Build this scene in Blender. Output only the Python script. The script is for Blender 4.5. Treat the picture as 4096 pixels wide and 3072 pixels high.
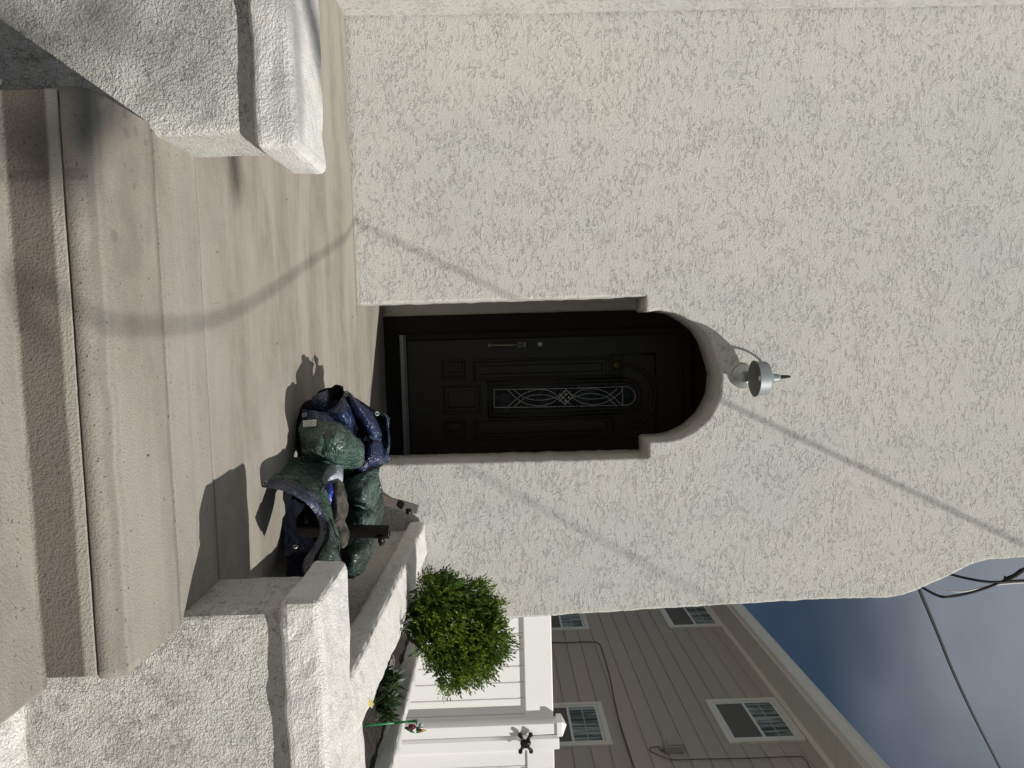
import bpy, bmesh, math, random
from mathutils import Vector, Matrix, noise
from mathutils.geometry import tessellate_polygon
R = math.radians
random.seed(7)
for o in list(bpy.data.objects): bpy.data.objects.remove(o)
sc = bpy.context.scene
COL = sc.collection

# ------------------------------------------------------------------ camera (a phone held on its side: world up points to picture right)
FPX = 2960.0
yaw, pitch, roll = R(4.2), R(1.2), .028
CAM = Vector((0, 0, .8))
Fw = Vector((math.sin(yaw)*math.cos(pitch), math.cos(yaw)*math.cos(pitch), math.sin(pitch)))
R0 = Vector((math.cos(yaw), -math.sin(yaw), 0)); U0 = R0.cross(Fw)
Rt = R0*math.cos(roll) - U0*math.sin(roll); Up = U0*math.cos(roll) + R0*math.sin(roll)
cam_d = bpy.data.cameras.new('camera'); cam = bpy.data.objects.new('camera', cam_d); COL.objects.link(cam)
cam_d.sensor_width = 36; cam_d.lens = 36*FPX/4096; cam_d.clip_start = .05; cam_d.clip_end = 5000
M = Matrix((Up, -Rt, -Fw)).transposed().to_4x4(); M.translation = CAM
cam.matrix_world = M
sc.camera = cam
sc.render.resolution_x = 1024; sc.render.resolution_y = 768

def P(x, y, X=None, Y=None, Z=None):
    """survey helper: point of the photograph (4096 px) met with one real plane"""
    d = Fw + Rt*((y-1536)/FPX) - Up*((2048-x)/FPX)
    if X is not None: t = (X-CAM.x)/d.x
    elif Y is not None: t = (Y-CAM.y)/d.y
    else: t = (Z-CAM.z)/d.z
    return CAM + d*t

# ------------------------------------------------------------------ light
LD = Vector((-.305, .26, -.41)).normalized()          # way the sunlight travels
el = math.asin(-LD.z); az = math.atan2(-LD.x, -LD.y)
w = bpy.data.worlds.new('World'); sc.world = w; w.use_nodes = True
nt = w.node_tree; nt.nodes.clear()
def N(nt, t, **k):
    n = nt.nodes.new(t)
    for a, b in k.items():
        if a == 'inp':
            for i, v in b.items(): n.inputs[i].default_value = v
        else: setattr(n, a, b)
    return n
out = N(nt, 'ShaderNodeOutputWorld'); bg = N(nt, 'ShaderNodeBackground', inp={'Strength': .1})
sky = N(nt, 'ShaderNodeTexSky', sky_type='NISHITA', sun_disc=False, sun_elevation=el, sun_rotation=az, air_density=1.0, dust_density=.6, ozone_density=2.0)
tc = N(nt, 'ShaderNodeTexCoord')
mp = N(nt, 'ShaderNodeMapping'); mp.inputs['Scale'].default_value = (1.1, 1.1, 2.2); mp.inputs['Location'].default_value = (.35, .1, .05)
n1 = N(nt, 'ShaderNodeTexNoise', inp={'Scale': 1.5, 'Detail': 3.5, 'Roughness': .48, 'Distortion': .2})
sep = N(nt, 'ShaderNodeSeparateXYZ')
ad = N(nt, 'ShaderNodeMath', operation='MULTIPLY_ADD', inp={1: .85, 2: -.27})
add2 = N(nt, 'ShaderNodeMath', operation='ADD')
cr = N(nt, 'ShaderNodeMapRange', interpolation_type='SMOOTHSTEP', inp={'From Min': .40, 'From Max': .80})
n2 = N(nt, 'ShaderNodeTexNoise', inp={'Scale': 2.6, 'Detail': 4.5, 'Roughness': .5})
cc = N(nt, 'ShaderNodeValToRGB'); cc.color_ramp.elements[0].position = .3; cc.color_ramp.elements[1].position = .75
cc.color_ramp.elements[0].color = (1.05, 1.28, 1.62, 1); cc.color_ramp.elements[1].color = (2.55, 2.8, 3.15, 1)
skm = N(nt, 'ShaderNodeMix', data_type='RGBA', blend_type='MULTIPLY', inp={0: 1.0}); skm.inputs[7].default_value = (.20, .215, .215, 1)
mx = N(nt, 'ShaderNodeMix', data_type='RGBA')
L = nt.links.new
L(tc.outputs['Generated'], mp.inputs[0]); L(mp.outputs[0], n1.inputs[0]); L(mp.outputs[0], n2.inputs[0])
L(tc.outputs['Generated'], sep.inputs[0]); L(sep.outputs[2], ad.inputs[0]); L(ad.outputs[0], add2.inputs[0]); L(n1.outputs[0], add2.inputs[1])
L(add2.outputs[0], cr.inputs[0]); L(n2.outputs[0], cc.inputs[0])
L(sky.outputs[0], skm.inputs[6]); L(cr.outputs[0], mx.inputs[0]); L(skm.outputs[2], mx.inputs[6]); L(cc.outputs[0], mx.inputs[7])
L(mx.outputs[2], bg.inputs[0]); L(bg.outputs[0], out.inputs[0])
sd = bpy.data.lights.new('sun', 'SUN'); sd.energy = 4.35; sd.angle = R(.5); sd.color = (1, .962, .89)
so = bpy.data.objects.new('sun', sd); COL.objects.link(so); so.rotation_euler = LD.to_track_quat('-Z', 'Y').to_euler(); so.location = (3, -3, 6)
vs = sc.view_settings; vs.view_transform = 'Standard'; vs.look = 'None'; vs.gamma = 1; vs.exposure = 0; vs.use_curve_mapping = False

# ------------------------------------------------------------------ materials
MATS = {}
def mat(name, col=(.5, .5, .5), rough=.6, metal=0., spec=.5):
    m = bpy.data.materials.new(name); m.use_nodes = True
    b = m.node_tree.nodes['Principled BSDF']
    b.inputs['Base Color'].default_value = (*col, 1); b.inputs['Roughness'].default_value = rough
    b.inputs['Metallic'].default_value = metal; b.inputs['Specular IOR Level'].default_value = spec
    MATS[name] = m
    return m, m.node_tree, b
def mr(nt, src, a, b, c=0., d=1., smooth=True):
    n = N(nt, 'ShaderNodeMapRange', inp={'From Min': a, 'From Max': b, 'To Min': c, 'To Max': d})
    if smooth: n.interpolation_type = 'SMOOTHSTEP'
    nt.links.new(src, n.inputs[0]); return n.outputs[0]
def noi(nt, vec, scale, detail=3., rough=.5, dist=0.):
    n = N(nt, 'ShaderNodeTexNoise', inp={'Scale': scale, 'Detail': detail, 'Roughness': rough, 'Distortion': dist})
    nt.links.new(vec, n.inputs[0]); return n.outputs[0]
def mth(nt, op, a, b=None):
    n = N(nt, 'ShaderNodeMath', operation=op)
    for i, v in enumerate((a, b)):
        if v is None: continue
        if isinstance(v, (int, float)): n.inputs[i].default_value = v
        else: nt.links.new(v, n.inputs[i])
    return n.outputs[0]
def mixc(nt, f, c1, c2):
    n = N(nt, 'ShaderNodeMix', data_type='RGBA')
    if isinstance(f, (int, float)): n.inputs[0].default_value = f
    else: nt.links.new(f, n.inputs[0])
    for i, c in ((6, c1), (7, c2)):
        if isinstance(c, tuple): n.inputs[i].default_value = (*c, 1)
        else: nt.links.new(c, n.inputs[i])
    return n.outputs[2]
def pos(nt, scale=(1, 1, 1), loc=(0, 0, 0)):
    g = N(nt, 'ShaderNodeNewGeometry'); m = N(nt, 'ShaderNodeMapping'); m.inputs['Scale'].default_value = scale; m.inputs['Location'].default_value = loc
    nt.links.new(g.outputs['Position'], m.inputs[0]); return m.outputs[0]
def bump(nt, b, h, dist, strength=1.):
    n = N(nt, 'ShaderNodeBump', inp={'Strength': strength, 'Distance': dist}); nt.links.new(h, n.inputs['Height'])
    nt.links.new(n.outputs[0], b.inputs['Normal'])

def stucco(name, stretch, coarse=1., col=(.69, .68, .64), amp=1., grit=1., cuts=1., thr=.0):
    m, nt, b = mat(name, col, .9, spec=.2)
    def sv(k, loc=(0, 0, 0)): return pos(nt, tuple(x*k for x in stretch), loc)
    # sanded float finish: a flat skin torn open into short ragged pits, fine grain over everything
    zone = noi(nt, pos(nt, (1, 1, 1), (5, 2, 8)), 5.5, 3., .55, .3)
    p = noi(nt, sv(1), 27*coarse, 5., .68, .35)
    p = mth(nt, 'ADD', p, mth(nt, 'MULTIPLY', mth(nt, 'SUBTRACT', zone, .5), -.45))
    pits = mr(nt, p, .425+thr, .452+thr)
    q = noi(nt, sv(1, (3, 1, 4)), 11*coarse, 5., .6, .5)
    lip = mr(nt, q, .49, .505)
    g1 = noi(nt, pos(nt), 210*coarse, 2., .6)
    g2 = noi(nt, pos(nt, (.85, 1, 1), (9, 4, 2)), 112*coarse, 3., .6, .3)
    h = mth(nt, 'MULTIPLY', pits, .60*cuts)
    h = mth(nt, 'ADD', h, mth(nt, 'MULTIPLY', lip, .16*cuts))
    h = mth(nt, 'ADD', h, mth(nt, 'MULTIPLY', g1, .40*grit))
    h = mth(nt, 'ADD', h, mth(nt, 'MULTIPLY', g2, .80*grit))
    bump(nt, b, h, .0085*amp)
    t = noi(nt, pos(nt, (1, 1, .6)), 1.1, 5., .6)
    c = mixc(nt, mr(nt, t, .3, .7), tuple(x*.96 for x in col), (col[0]*1.03, col[1]*1.01, col[2]*.99))
    sx = N(nt, 'ShaderNodeSeparateXYZ'); nt.links.new(pos(nt), sx.inputs[0])
    blot = noi(nt, pos(nt, (1, 1, 1), (4, 4, 4)), 14, 5., .7)
    low = mth(nt, 'MULTIPLY', mr(nt, sx.outputs[2], .05, .0), mr(nt, blot, .45, .62))
    c = mixc(nt, mth(nt, 'MULTIPLY', low, .35), c, (.26, .24, .19))
    nt.links.new(c, b.inputs['Base Color'])
    return m
stucco('stucco_wall', (.52, 1, 1), 1.3, col=(.70, .698, .665), amp=1.2, grit=1.25, cuts=1.35, thr=-.012)
stucco('stucco_parapet', (.85, 1, 1), 1.35, col=(.71, .705, .66), amp=1.3, grit=1.1, cuts=1.5, thr=-.03)
stucco('stucco_cap', (1, 1, 1), 1.4, col=(.79, .785, .755), amp=.85, grit=1.1, cuts=.5, thr=-.06)
stucco('stucco_recess', (1, 1, 1), 1.2, col=(.66, .645, .57), amp=.5, cuts=.6, thr=-.05)

STAINS = [((lambda p: (p.x, p.y))(P(x, y, Z=z)), r) for x, y, z, r in ((507, 533, 0, .017), (543, 525, 0, .014), (583, 572, 0, .011), (459, 945, 0, .018), (175, 462, -.176, .014), (537, 747, 0, .010), (500, 660, 0, .007), (672, 620, 0, .008), (520, 880, 0, .006), (5, 700, -.176, .018))]
def concrete(name, col=(.335, .305, .258), streak=1., amp=.0035):
    m, nt, b = mat(name, col, .88, spec=.25)
    fine = noi(nt, pos(nt), 190, 3., .65); med = noi(nt, pos(nt), 11, 5., .6)
    st = noi(nt, pos(nt, (.5, 2.6, 1)), 1.9, 6., .62, .5)
    st2 = noi(nt, pos(nt, (.9, 17, 1), (3, 3, 0)), 2.0, 3., .6, .2)
    c = mixc(nt, mr(nt, st, .34, .68), tuple(x*.74 for x in col), (col[0]*1.10, col[1]*1.12, col[2]*1.15))
    c = mixc(nt, mth(nt, 'MULTIPLY', mr(nt, st2, .5, .68), .16*streak), c, tuple(x*.66 for x in col))
    c = mixc(nt, mth(nt, 'MULTIPLY', mr(nt, med, .35, .7), .4), c, (col[0]*1.15, col[1]*1.12, col[2]*1.08))
    c = mixc(nt, mth(nt, 'MULTIPLY', mr(nt, fine, .50, .66), .5), c, tuple(x*.62 for x in col))
    pit = mr(nt, noi(nt, pos(nt, (1, 1, 1), (7, 7, 7)), 95, 1., .5), .735, .77)
    c = mixc(nt, mth(nt, 'MULTIPLY', pit, .8), c, (.09, .08, .065))
    pale = mr(nt, noi(nt, pos(nt, (.8, 1.6, 1), (4, 1, 0)), 1.3, 4., .55), .46, .70)
    c = mixc(nt, mth(nt, 'MULTIPLY', pale, .35*streak), c, (col[0]*1.22, col[1]*1.30, col[2]*1.42))
    pv = pos(nt)
    wob = mth(nt, 'MULTIPLY', mth(nt, 'SUBTRACT', noi(nt, pv, 9, 4., .6),   .5), .022)
    sx = N(nt, 'ShaderNodeSeparateXYZ'); nt.links.new(pv, sx.inputs[0])
    for y0, wd, k in ((1.805, .016, .38), (1.93, .014, .12), (2.062, .012, .45), (1.545, .014, .45), (1.57, .012, .12), (4.338, .012, .3), (4.492, .01, .3)):     # grime collected along the joints; darker band on the rounded tread edge
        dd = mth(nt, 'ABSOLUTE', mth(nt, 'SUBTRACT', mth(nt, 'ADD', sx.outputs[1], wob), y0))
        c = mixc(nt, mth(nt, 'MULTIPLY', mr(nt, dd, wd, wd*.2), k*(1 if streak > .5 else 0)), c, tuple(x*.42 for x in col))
    for (qx, qy), rr in STAINS:          # dried drips
        vd = N(nt, 'ShaderNodeVectorMath', operation='DISTANCE'); nt.links.new(pos(nt, (1, 1, 0)), vd.inputs[0]); vd.inputs[1].default_value = (qx, qy, 0)
        dd = mth(nt, 'ADD', vd.outputs['Value'], mth(nt, 'MULTIPLY', wob, .12))
        c = mixc(nt, mth(nt, 'MULTIPLY', mr(nt, dd, rr, rr*.55), .42), c, tuple(x*.42 for x in col))
    nt.links.new(c, b.inputs['Base Color'])
    h = mth(nt, 'ADD', mth(nt, 'MULTIPLY', fine, .8), mth(nt, 'MULTIPLY', pit, -.8))
    bump(nt, b, h, amp)
    return m
concrete('concrete')
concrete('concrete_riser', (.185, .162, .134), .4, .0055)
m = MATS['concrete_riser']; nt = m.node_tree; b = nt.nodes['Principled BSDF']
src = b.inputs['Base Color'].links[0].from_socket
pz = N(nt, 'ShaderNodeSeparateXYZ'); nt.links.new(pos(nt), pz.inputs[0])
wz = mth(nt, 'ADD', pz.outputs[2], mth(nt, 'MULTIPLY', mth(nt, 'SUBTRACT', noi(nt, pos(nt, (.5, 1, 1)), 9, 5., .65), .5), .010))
band = mth(nt, 'MAXIMUM', mr(nt, wz, -.090, -.080), mr(nt, wz, -.164, -.174))          # riser paler at its lip and foot, darker between
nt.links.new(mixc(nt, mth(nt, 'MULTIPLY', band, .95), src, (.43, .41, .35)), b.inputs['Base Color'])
concrete('concrete_nose', (.315, .295, .25), .3, .004)

mat('black_paint', (.024, .0198, .0152), .6, spec=.15)
mat('black_door', (.023, .0195, .0152), .42, spec=.35)
mat('dark_gap', (.004, .004, .004), .9, spec=.1)
mat('threshold_metal', (.26, .255, .25), .45, .6)
mat('aged_brass', (.22, .205, .165), .4, .6)
mat('silver', (.42, .42, .40), .45, .7)
mat('came', (.6, .64, .62), .45, .0)
m, nt, b = mat('door_glass', (.012, .016, .016), .2, spec=.2)
c = mixc(nt, mr(nt, noi(nt, pos(nt), 9, 3., .6, 1.), .5, .62), (.003, .004, .004), (.028, .034, .034)); nt.links.new(c, b.inputs['Base Color'])
m, nt, b = mat('lamp_metal', (.24, .265, .285), .52, .3)
mat('plate_metal', (.38, .40, .40), .3, .6)
m, nt, b = mat('lamp_inner', (.17, .175, .16), .6, .1)
mat('bulb', (.68, .66, .58), .35)
mat('black_iron', (.012, .011, .010), .4, .3)
m, nt, b = mat('rusty_steel', (.12, .11, .10), .55, .6)
r_ = mr(nt, noi(nt, pos(nt), 16, 4., .65), .42, .6)
g = N(nt, 'ShaderNodeNewGeometry'); sp_ = N(nt, 'ShaderNodeSeparateXYZ'); nt.links.new(g.outputs['Position'], sp_.inputs[0])
low = mr(nt, sp_.outputs[2], .34, .16)
c = mixc(nt, mth(nt, 'MULTIPLY', r_, low), (.075, .07, .066), (.30, .10, .035)); nt.links.new(c, b.inputs['Base Color'])

def tarp(name, col, hi):
    m, nt, b = mat(name, col, .27, spec=.62)
    n = noi(nt, pos(nt), 26, 5., .65, .8); f = noi(nt, pos(nt), 320, 2., .6)
    cr_ = N(nt, 'ShaderNodeTexVoronoi', feature='DISTANCE_TO_EDGE', inp={'Scale': 17.}); 
    wv = N(nt, 'ShaderNodeVectorMath', operation='ADD'); nz = N(nt, 'ShaderNodeTexNoise', inp={'Scale': 7., 'Detail': 3.}); nt.links.new(pos(nt), nz.inputs[0])
    sc_ = N(nt, 'ShaderNodeVectorMath', operation='SCALE', inp={3: .18}); nt.links.new(nz.outputs[1], sc_.inputs[0])
    nt.links.new(pos(nt), wv.inputs[0]); nt.links.new(sc_.outputs[0], wv.inputs[1]); nt.links.new(wv.outputs[0], cr_.inputs[0])
    ed = mr(nt, cr_.outputs['Distance'], 0., .09)
    c = mixc(nt, mr(nt, n, .3, .72), col, hi)
    wh = mth(nt, 'MULTIPLY', mr(nt, cr_.outputs['Distance'], .022, .0), mr(nt, n, .46, .60))       # stress-whitened creases
    c = mixc(nt, mth(nt, 'MULTIPLY', wh, .55), c, (.42, .46, .50))
    c = mixc(nt, mth(nt, 'MULTIPLY', mr(nt, f, .6, .72), .25), c, (.5, .55, .55))
    nt.links.new(c, b.inputs['Base Color'])
    nt.links.new(mr(nt, n, .35, .65, .22, .44), b.inputs['Roughness'])
    fc = N(nt, 'ShaderNodeTexVoronoi', feature='F1', inp={'Scale': 85.}); nt.links.new(wv.outputs[0], fc.inputs[0])
    h = mth(nt, 'ADD', mth(nt, 'ADD', mth(nt, 'MULTIPLY', ed, .30), mth(nt, 'MULTIPLY', n, .35)), mth(nt, 'MULTIPLY', fc.outputs['Distance'], .36))
    bump(nt, b, h, .010)
tarp('tarp_green', (.024, .056, .044), (.075, .125, .106))
tarp('tarp_dark_green', (.010, .026, .021), (.02, .04, .034))
tarp('tarp_blue', (.008, .017, .060), (.017, .034, .100))
tarp('tarp_hem', (.030, .038, .085), (.055, .065, .13))
tarp('tarp_bright_blue', (.01, .03, .30), (.02, .05, .42))
mat('tarp_shade_black', (.0035, .0045, .009), .7, spec=.12)  # near-black tone standing in for shade inside the heap
tarp('clear_plastic', (.30, .34, .40), (.46, .50, .56))
m, nt, b = mat('brown_cloth', (.10, .085, .07), .85)
n = noi(nt, pos(nt, (1, 1, 1)), 30, 4., .6, .6); bump(nt, b, n, .01)
nt.links.new(mixc(nt, mr(nt, n, .3, .7), (.025, .021, .017), (.095, .085, .072)), b.inputs['Base Color'])
mat('label_white', (.72, .72, .70), .6); mat('print_grey', (.20, .20, .20), .7)

m, nt, b = mat('vinyl_white', (.86, .86, .85), .45, spec=.4)
n = noi(nt, pos(nt, (1, 1, .25)), 3, 4., .5); nt.links.new(mixc(nt, mr(nt, n, .3, .7), (.87, .87, .86), (.91, .91, .90)), b.inputs['Base Color'])
m, nt, b = mat('siding', (.3, .26, .23), .65, spec=.3)
n = noi(nt, pos(nt, (1, .35, 1.4)), 1.2, 4., .55)
oi = N(nt, 'ShaderNodeObjectInfo')
f = mth(nt, 'ADD', mth(nt, 'MULTIPLY', n, .7), mth(nt, 'MULTIPLY', oi.outputs['Random'], .45))
nt.links.new(mixc(nt, mr(nt, f, .3, .8), (.40, .365, .32), (.45, .39, .345)), b.inputs['Base Color'])
g1 = noi(nt, pos(nt, (1, 2, 60)), 4, 4., .6); bump(nt, b, g1, .0012)
mat('trim_cream', (.70, .68, .62), .5); mat('soffit_cream', (.60, .59, .53), .6); mat('gutter_white', (.72, .73, .70), .4)
mat('window_vinyl', (.72, .72, .69), .4)
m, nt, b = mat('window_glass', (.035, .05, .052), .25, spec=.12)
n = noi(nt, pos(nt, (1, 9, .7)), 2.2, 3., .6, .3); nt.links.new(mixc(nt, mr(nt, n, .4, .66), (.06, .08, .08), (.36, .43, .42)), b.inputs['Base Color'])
m, nt, b = mat('screen_glass', (.13, .125, .115), .6, spec=.2)
mat('muntin', (.30, .33, .33), .5); mat('roof_shingle', (.05, .048, .045), .9)
mat('cable_black', (.006, .007, .008), .8); mat('cable_white', (.6, .6, .58), .5); mat('cable_brown', (.10, .085, .07), .7)
mat('box_tan', (.34, .32, .28), .6)
m, nt, b = mat('soil', (.02, .016, .012), .95)
n = noi(nt, pos(nt), 45, 5., .7); bump(nt, b, n, .03); nt.links.new(mixc(nt, mr(nt, n, .35, .7), (.010, .008, .006), (.06, .05, .04)), b.inputs['Base Color'])
m, nt, b = mat('ground', (.2, .19, .17), .9)
n = noi(nt, pos(nt), 3, 6., .6); nt.links.new(mixc(nt, mr(nt, n, .3, .7), (.20, .185, .165), (.28, .265, .24)), b.inputs['Base Color'])
m, nt, b = mat('stone', (.35, .33, .30), .7)
n = noi(nt, pos(nt), 14, 4., .6, 1.); nt.links.new(mixc(nt, mr(nt, n, .42, .6), (.09, .08, .075), (.45, .43, .40)), b.inputs['Base Color']); bump(nt, b, n, .006)
def leafmat(name, c1, c2, c3, zlo, zhi):
    m, nt, b = mat(name, c1, .42, spec=.4)
    r0 = N(nt, 'ShaderNodeNewGeometry')
    c = mixc(nt, r0.outputs['Random Per Island'], c1, c2)
    cl = mr(nt, noi(nt, pos(nt), 9, 2., .5), .48, .62)
    c = mixc(nt, mth(nt, 'MULTIPLY', cl, .55), c, c3)
    nt.links.new(c, b.inputs['Base Color'])
    b.inputs['Transmission Weight'].default_value = 0
    tr = N(nt, 'ShaderNodeBsdfTranslucent'); nt.links.new(c, tr.inputs[0])
    ms = N(nt, 'ShaderNodeMixShader', inp={0: .3}); o = [x for x in nt.nodes if x.type == 'OUTPUT_MATERIAL'][0]
    nt.links.new(b.outputs[0], ms.inputs[1]); nt.links.new(tr.outputs[0], ms.inputs[2]); nt.links.new(ms.outputs[0], o.inputs[0])
leafmat('leaf_box', (.030, .070, .013), (.14, .23, .03), (.34, .42, .05), 0, 1)
leafmat('leaf_blade', (.030, .060, .020), (.055, .095, .03), (.08, .12, .05), 0, 1)
leafmat('leaf_silver', (.16, .18, .16), (.25, .27, .25), (.3, .32, .3), 0, 1)
leafmat('leaf_tree', (.04, .07, .02), (.06, .10, .03), (.08, .12, .03), 0, 1)
mat('bark', (.09, .07, .05), .9)
mat('plastic_green', (.01, .30, .08), .35); mat('wheel_red', (.11, .004, .012), .2, .3); mat('wheel_green', (.01, .12, .05), .25, .2)
mat('wheel_white', (.7, .7, .68), .4); mat('wheel_gold', (.5, .30, .04), .3, .3)
mat('tip_black', (.02, .02, .02), .5); mat('leaf_yellow', (.55, .45, .16), .6)

# ------------------------------------------------------------------ builders
def obj(name, bm, m, parent=None, smooth=False, mats=None):
    me = bpy.data.meshes.new(name); bmesh.ops.recalc_face_normals(bm, faces=bm.faces) if getattr(bm, '_rc', True) is True and name not in NORC else None
    bm.to_mesh(me); bm.free()
    for x in (mats or [m]): me.materials.append(MATS[x])
    if smooth:
        for p in me.polygons: p.use_smooth = True
    o = bpy.data.objects.new(name, me); COL.objects.link(o); o.parent = parent
    return o
NORC = set()
def thing(name, label=None, cat=None, group=None, kind=None, loc=(0, 0, 0)):
    o = bpy.data.objects.new(name, None); COL.objects.link(o); o.empty_display_size = .1
    return tag(o, label, cat, group, kind)
def tag(o, label=None, cat=None, group=None, kind=None):
    if label: o['label'] = label
    if cat: o['category'] = cat
    if group: o['group'] = group
    if kind: o['kind'] = kind
    return o
def finish(root):
    """put the Empty at the base of its parts without moving them"""
    pts = [ch.matrix_world @ Vector(c) for ch in root.children_recursive if ch.type in {'MESH', 'CURVE'} for c in ch.bound_box]
    if not pts: return
    c = Vector((sum(p.x for p in pts)/len(pts), sum(p.y for p in pts)/len(pts), min(p.z for p in pts)))
    root.location = c
    for ch in root.children:
        ch.location = ch.location - c
def box(bm, a, b, bev=0, seg=2):
    t = bmesh.new(); bmesh.ops.create_cube(t, size=1)
    for v in t.verts: v.co = Vector([a[i] + (v.co[i]+.5)*(b[i]-a[i]) for i in range(3)])
    if bev: bmesh.ops.bevel(t, geom=t.edges[:], offset=bev, segments=seg, affect='EDGES', profile=.5)
    join(bm, t)
def join(bm, t, M=None, mi=0):
    vm = {v: bm.verts.new(M @ v.co if M else v.co) for v in t.verts}
    for f in t.faces:
        try:
            nf = bm.faces.new([vm[v] for v in f.verts]); nf.smooth = f.smooth; nf.material_index = f.material_index or mi
        except ValueError: pass
    t.free()
def stucco_box(a, b, bev=.02, step=.05, amp=.004, shear=None, extra=None):
    bm = bmesh.new(); box(bm, a, b, bev, 3)
    for ax in range(3):
        n = int((b[ax]-a[ax])/step)
        for i in range(1, n):
            co = Vector((0, 0, 0)); co[ax] = a[ax]+(b[ax]-a[ax])*i/n; no = Vector((0, 0, 0)); no[ax] = 1
            bmesh.ops.bisect_plane(bm, geom=bm.verts[:]+bm.edges[:]+bm.faces[:], plane_co=co, plane_no=no)
    bm.normal_update()
    for v in bm.verts:
        q = v.co
        d = noise.noise(q*7)*amp + noise.noise(q*22)*amp*.7 + noise.noise(q*55)*amp*.4
        v.co = q + v.normal*d
        if shear: v.co = shear(v.co)
    return bm
def tube(bm, pts, r, seg=8, caps=True, rs=None):
    pts = [Vector(p) for p in pts]; rings = []
    up = None
    for i, p in enumerate(pts):
        d = (pts[min(i+1, len(pts)-1)] - pts[max(i-1, 0)]).normalized()
        if up is None: up = d.orthogonal().normalized()
        up = (up - d*up.dot(d)).normalized(); s = d.cross(up)
        rr = rs[i] if rs else r
        rings.append([bm.verts.new(p + (up*math.cos(k*2*math.pi/seg) + s*math.sin(k*2*math.pi/seg))*rr) for k in range(seg)])
    for a, b in zip(rings, rings[1:]):
        for k in range(seg):
            f = bm.faces.new((a[k], a[(k+1) % seg], b[(k+1) % seg], b[k])); f.smooth = True
    if caps: bm.faces.new(rings[0]); bm.faces.new(rings[-1][::-1])
def lathe(bm, prof, M, seg=28, close=False):
    """prof: (radius, height) about local z"""
    rings = [[bm.verts.new(M @ Vector((r*math.cos(k*2*math.pi/seg), r*math.sin(k*2*math.pi/seg), h))) for k in range(seg)] for r, h in prof]
    for a, b in zip(rings, rings[1:]):
        for k in range(seg):
            f = bm.faces.new((a[k], a[(k+1) % seg], b[(k+1) % seg], b[k])); f.smooth = True
def spline(ps, n=6):
    ps = [Vector(p) for p in ps]; out = []
    for i in range(len(ps)-1):
        a = ps[max(i-1, 0)]; b = ps[i]; c = ps[i+1]; d = ps[min(i+2, len(ps)-1)]
        for k in range(n):
            t = k/n
            out.append(.5*((2*b) + (c-a)*t + (2*a-5*b+4*c-d)*t*t + (3*b-a-3*c+d)*t**3))
    out.append(ps[-1]); return out
def B(fn, name, m, parent=None, **k):
    bm = bmesh.new(); fn(bm); return obj(name, bm, m, parent, **k)

# ------------------------------------------------------------------ ground
YW, YB = 4.36, 5.35
B(lambda bm: bm.faces.new([bm.verts.new(v) for v in ((-3000, -3000, -.78), (3000, -3000, -.78), (3000, 3000, -.78), (-3000, 3000, -.78))]), 'ground', 'ground')['kind'] = 'structure'

# ------------------------------------------------------------------ porch floor and steps
XL, XR = -.507, .711
pf = thing('porch_floor', kind='structure')
def slab(y0, y1, x0, x1, z=0., m='concrete'):
    bm = stucco_box((x0, y0, z-.2), (x1, y1, z), .006, .12, .0012); obj('slab', bm, m, pf)

def tread(bm):
    prof = [(1.806, -.18), (1.806, 0), (1.60, -.0005), (1.565, -.002), (1.547, -.007), (1.536, -.017), (1.531, -.032), (1.531, -.052), (1.540, -.060), (1.601, -.0605), (1.601, -.18)]
    n = 70; rows = []
    for i in range(n+1):
        x = XL + (XR-XL)*i/n; rows.append([])
        for q, (y, z) in enumerate(prof):
            k = noise.noise(Vector((x*4, q*.1, 1)))*.002 + noise.noise(Vector((x*45, q*.7, 1)))*.0006 if 2 < q < 9 else 0
            rows[-1].append(bm.verts.new((x, y+k, z+k*.5)))
    for a, b in zip(rows, rows[1:]):
        for k in range(len(prof)):
            f = bm.faces.new((a[k], a[(k+1) % len(prof)], b[(k+1) % len(prof)], b[k])); f.smooth = 1 < k < 8
    bm.faces.new(rows[0][::-1]); bm.faces.new(rows[-1])
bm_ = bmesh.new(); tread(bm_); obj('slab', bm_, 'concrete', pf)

slab(1.815, 2.062, XL+.01, XR-.005, .002)
slab(2.071, 4.335, -1.79, 1.13, 0)
slab(4.340, 4.490, -.9, 1.3, .004)
slab(4.493, 5.36, -.9, 1.4, 0)
B(lambda bm: (box(bm, (-1.79, 2.09, -.9), (1.04, 4.33, -.203)), box(bm, (XL+.01, 1.576, -.9), (XR-.01, 2.089, -.204))), 'footing', 'dark_gap', pf)
B(lambda bm: box(bm, (-.9, 4.33, -.9), (1.4, 5.36, -.203)), 'footing', 'dark_gap', pf)
st1 = thing('step', kind='structure')
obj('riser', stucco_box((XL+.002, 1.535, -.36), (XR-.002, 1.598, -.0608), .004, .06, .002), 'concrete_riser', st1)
st2 = thing('step', kind='structure')
obj('tread', stucco_box((XL-.03, 1.20, -.36), (XR+.03, 1.56, -.176), .012, .08, .0015), 'concrete', st2)
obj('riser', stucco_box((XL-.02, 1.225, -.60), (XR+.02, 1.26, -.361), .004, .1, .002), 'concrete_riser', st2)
st3 = thing('step', kind='structure')
obj('tread', stucco_box((XL-.06, .8, -.56), (XR+.06, 1.22, -.37), .012, .1, .0015), 'concrete', st3)

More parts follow.
